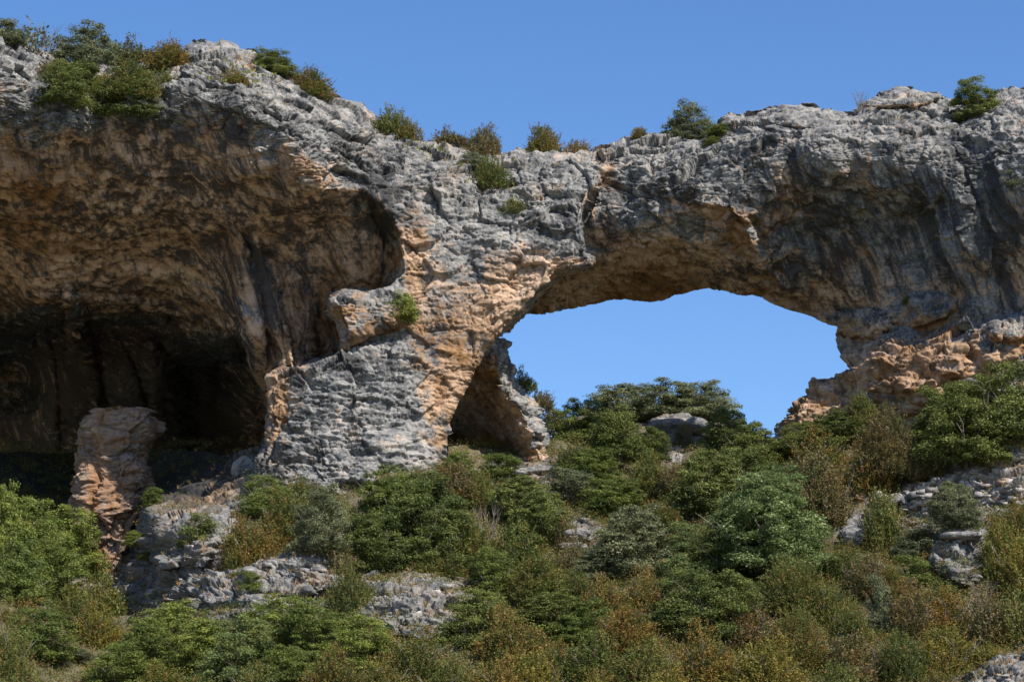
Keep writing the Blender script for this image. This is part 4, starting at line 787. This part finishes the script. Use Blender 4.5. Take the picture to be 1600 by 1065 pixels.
def boulder(u, v, w, h, dpt, label, name='boulder', cat='boulder', rot=0.0, seed=0, mat=None, o=0.2, blocky=1.0, pw=0.8, sheet='hillside', lift=0.3):
    p = ground_at(sheet, u, v); s = (p[1] - CAMY) * KPX / math.cos(PITCH); W_, H_, D_ = w * s / 2, h * s / 2, dpt / 2
    nu, nv = 90, 50; a = np.linspace(0, 2 * np.pi, nu, endpoint=False); b = np.linspace(-1.45, 1.45, nv); A_, B_ = np.meshgrid(a, b)
    f = lambda q: np.sign(q) * np.abs(q) ** pw
    N = np.stack([np.cos(A_) * np.cos(B_), np.sin(A_) * np.cos(B_), np.sin(B_)], -1)
    P = np.stack([f(np.cos(A_)) * f(np.cos(B_)) * W_, f(np.sin(A_)) * f(np.cos(B_)) * D_, f(np.sin(B_)) * H_], -1)
    c, sn = math.cos(rot), math.sin(rot); P = np.stack([P[..., 0] * c - P[..., 2] * sn, P[..., 1], P[..., 0] * sn + P[..., 2] * c], -1)
    Q = P + p + seed * 3.1
    P = P + N * (relief(Q, N, 0.6, 0, 0.8 * blocky, 0.45 * min(1, min(W_, H_))))[..., None]
    V = np.concatenate([P.reshape(-1, 3), [P[0].mean(0)], [P[-1].mean(0)]]); idx = np.arange(nu * nv).reshape(nv, nu); nx = np.roll(idx, -1, 1)
    F = np.stack([idx[:-1], nx[:-1], nx[1:], idx[1:]], -1).reshape(-1, 4)
    c0 = np.stack([nx[0, 1::2], nx[0, 0::2], idx[0, 0::2], np.full(nu // 2, nu * nv)], -1); c1 = np.stack([idx[-1, 0::2], nx[-1, 0::2], nx[-1, 1::2], np.full(nu // 2, nu * nv + 1)], -1)
    F = np.concatenate([F, c0, c1]); at = np.tile([o, 0.1, 0.25, 0.0], (len(V), 1))
    ob = mesh_from(name, V, F, mat or M_ROCK, at); ob.location = (float(p[0]), float(p[1]), float(p[2] + H_ * lift)); ob['label'] = label; ob['category'] = cat
    return ob
BD = [
 (385, 738, 46, 40, 1.8, 'rounded grey boulder on the cave rim left of the buttress', 0.2, 1),
 (1574, 718, 52, 15, 0.7, 'long grey log-shaped rock lying on top of the right scree', 0.06, 2),
 (1334, 838, 46, 36, 1.4, 'small pale boulder between bushes right of the big pale tree', 0.0, 3),
 (1365, 898, 34, 26, 1.0, 'small dark boulder half hidden below the pale one', 0.1, 4),
 (1390, 790, 52, 14, 1.0, 'flat grey stone slab at the upper left of the scree', 0.3, 5),
 (902, 838, 40, 12, 1.0, 'thin upper slab of the bedded rock in the centre slope', 0.0, 6),
 (896, 856, 46, 14, 1.0, 'thin lower slab of the bedded rock in the centre slope', 0.0, 7),
 (44, 975, 28, 14, 0.8, 'small white stone on the dry bank at the left', 0.1, 8),
 (1500, 838, 66, 13, 1.6, 'flat cap slab on the square grey rock at the right', 0.02, 9),
 (976, 940, 16, 8, 0.4, 'tiny white stone among the orange bushes, lower centre', 0.1, 10),
 (1056, 671, 100, 24, 4.0, 'broad pale rock dome under the oaks inside the arch', 0.03, 14),
 (840, 740, 70, 14, 1.2, 'cream ledge slab under the rock fin', 0.1, 11),
 (106, 938, 20, 14, 0.6, 'small pale stone between the green bushes at lower left', 0.3, 12),
 (932, 828, 22, 9, 0.6, 'small tilted grey slab beside the feathery bush', 0.5, 13),
]
for (u, v, w, h, dp, lb, rt, sd) in BD:
    ob = boulder(u, v, w, h, dp, lb, rot=rt, seed=sd, o=0.1 + 0.05 * (sd % 3), pw=0.65 if h < 20 else 0.85); ob['group'] = 'loose boulders and slabs on the slope'

def scree():
    "loose angular stones, too many to count"
    r = np.random.RandomState(9); us, vs, P = GRID['hillside']
    dens = np.clip(blobs(UH, VH, [(1520, 765, 110, 36, -10, .22), (1420, 778, 50, 26, 0, .2), (1595, 1062, 80, 30, -20, .2), (340, 870, 110, 40, -10, .05), (640, 930, 90, 40, 0, .05), (830, 742, 60, 20, 0, .15), (470, 900, 110, 40, 0, .05), (165, 900, 50, 24, 0, .5)]), 0, 1)
    iu = np.where((us > 60) & (us < 1700))[0]; iv = np.where((vs > 700) & (vs < 1100))[0]
    a = r.choice(iv, 60000); b = r.choice(iu, 60000); kk = r.rand(60000) < dens[a, b]; a, b = a[kk], b[kk]; B0 = P[a, b]; m = len(B0)
    cube = np.array([[x, y, z] for x in (-1, 1) for y in (-1, 1) for z in (-1, 1)], float)
    fc = np.array([[0, 1, 3, 2], [4, 6, 7, 5], [0, 4, 5, 1], [2, 3, 7, 6], [0, 2, 6, 4], [1, 5, 7, 3]])
    s = 0.035 + 0.26 * r.rand(m) ** 5
    V = cube[None] * (1 + 0.35 * r.normal(size=(m, 8, 3)).clip(-1.2, 1.2)) * s[:, None, None] * np.stack([0.9 + 0.5 * r.rand(m), 0.8 + 0.4 * r.rand(m), 0.35 + 0.4 * r.rand(m)], -1)[:, None]
    an = r.rand(m) * 6.28; c, sn = np.cos(an)[:, None], np.sin(an)[:, None]
    V = np.stack([V[..., 0] * c - V[..., 1] * sn, V[..., 0] * sn + V[..., 1] * c, V[..., 2]], -1) + (B0 + np.array([0, -0.05, 0.02]))[:, None]
    F = (fc[None] + 8 * np.arange(m)[:, None, None]).reshape(-1, 4)
    at = np.repeat(np.stack([0.05 + 0.35 * r.rand(m), 0.1 * r.rand(m), 0.25 + 0.6 * r.rand(m), 0 * an], -1), 8, 0)
    o = mesh_from('scree', V.reshape(-1, 3), F, M_ROCK, at, 'stuff'); o['label'] = 'loose pale angular stones lying on the open slope'; o['category'] = 'scree'
scree()
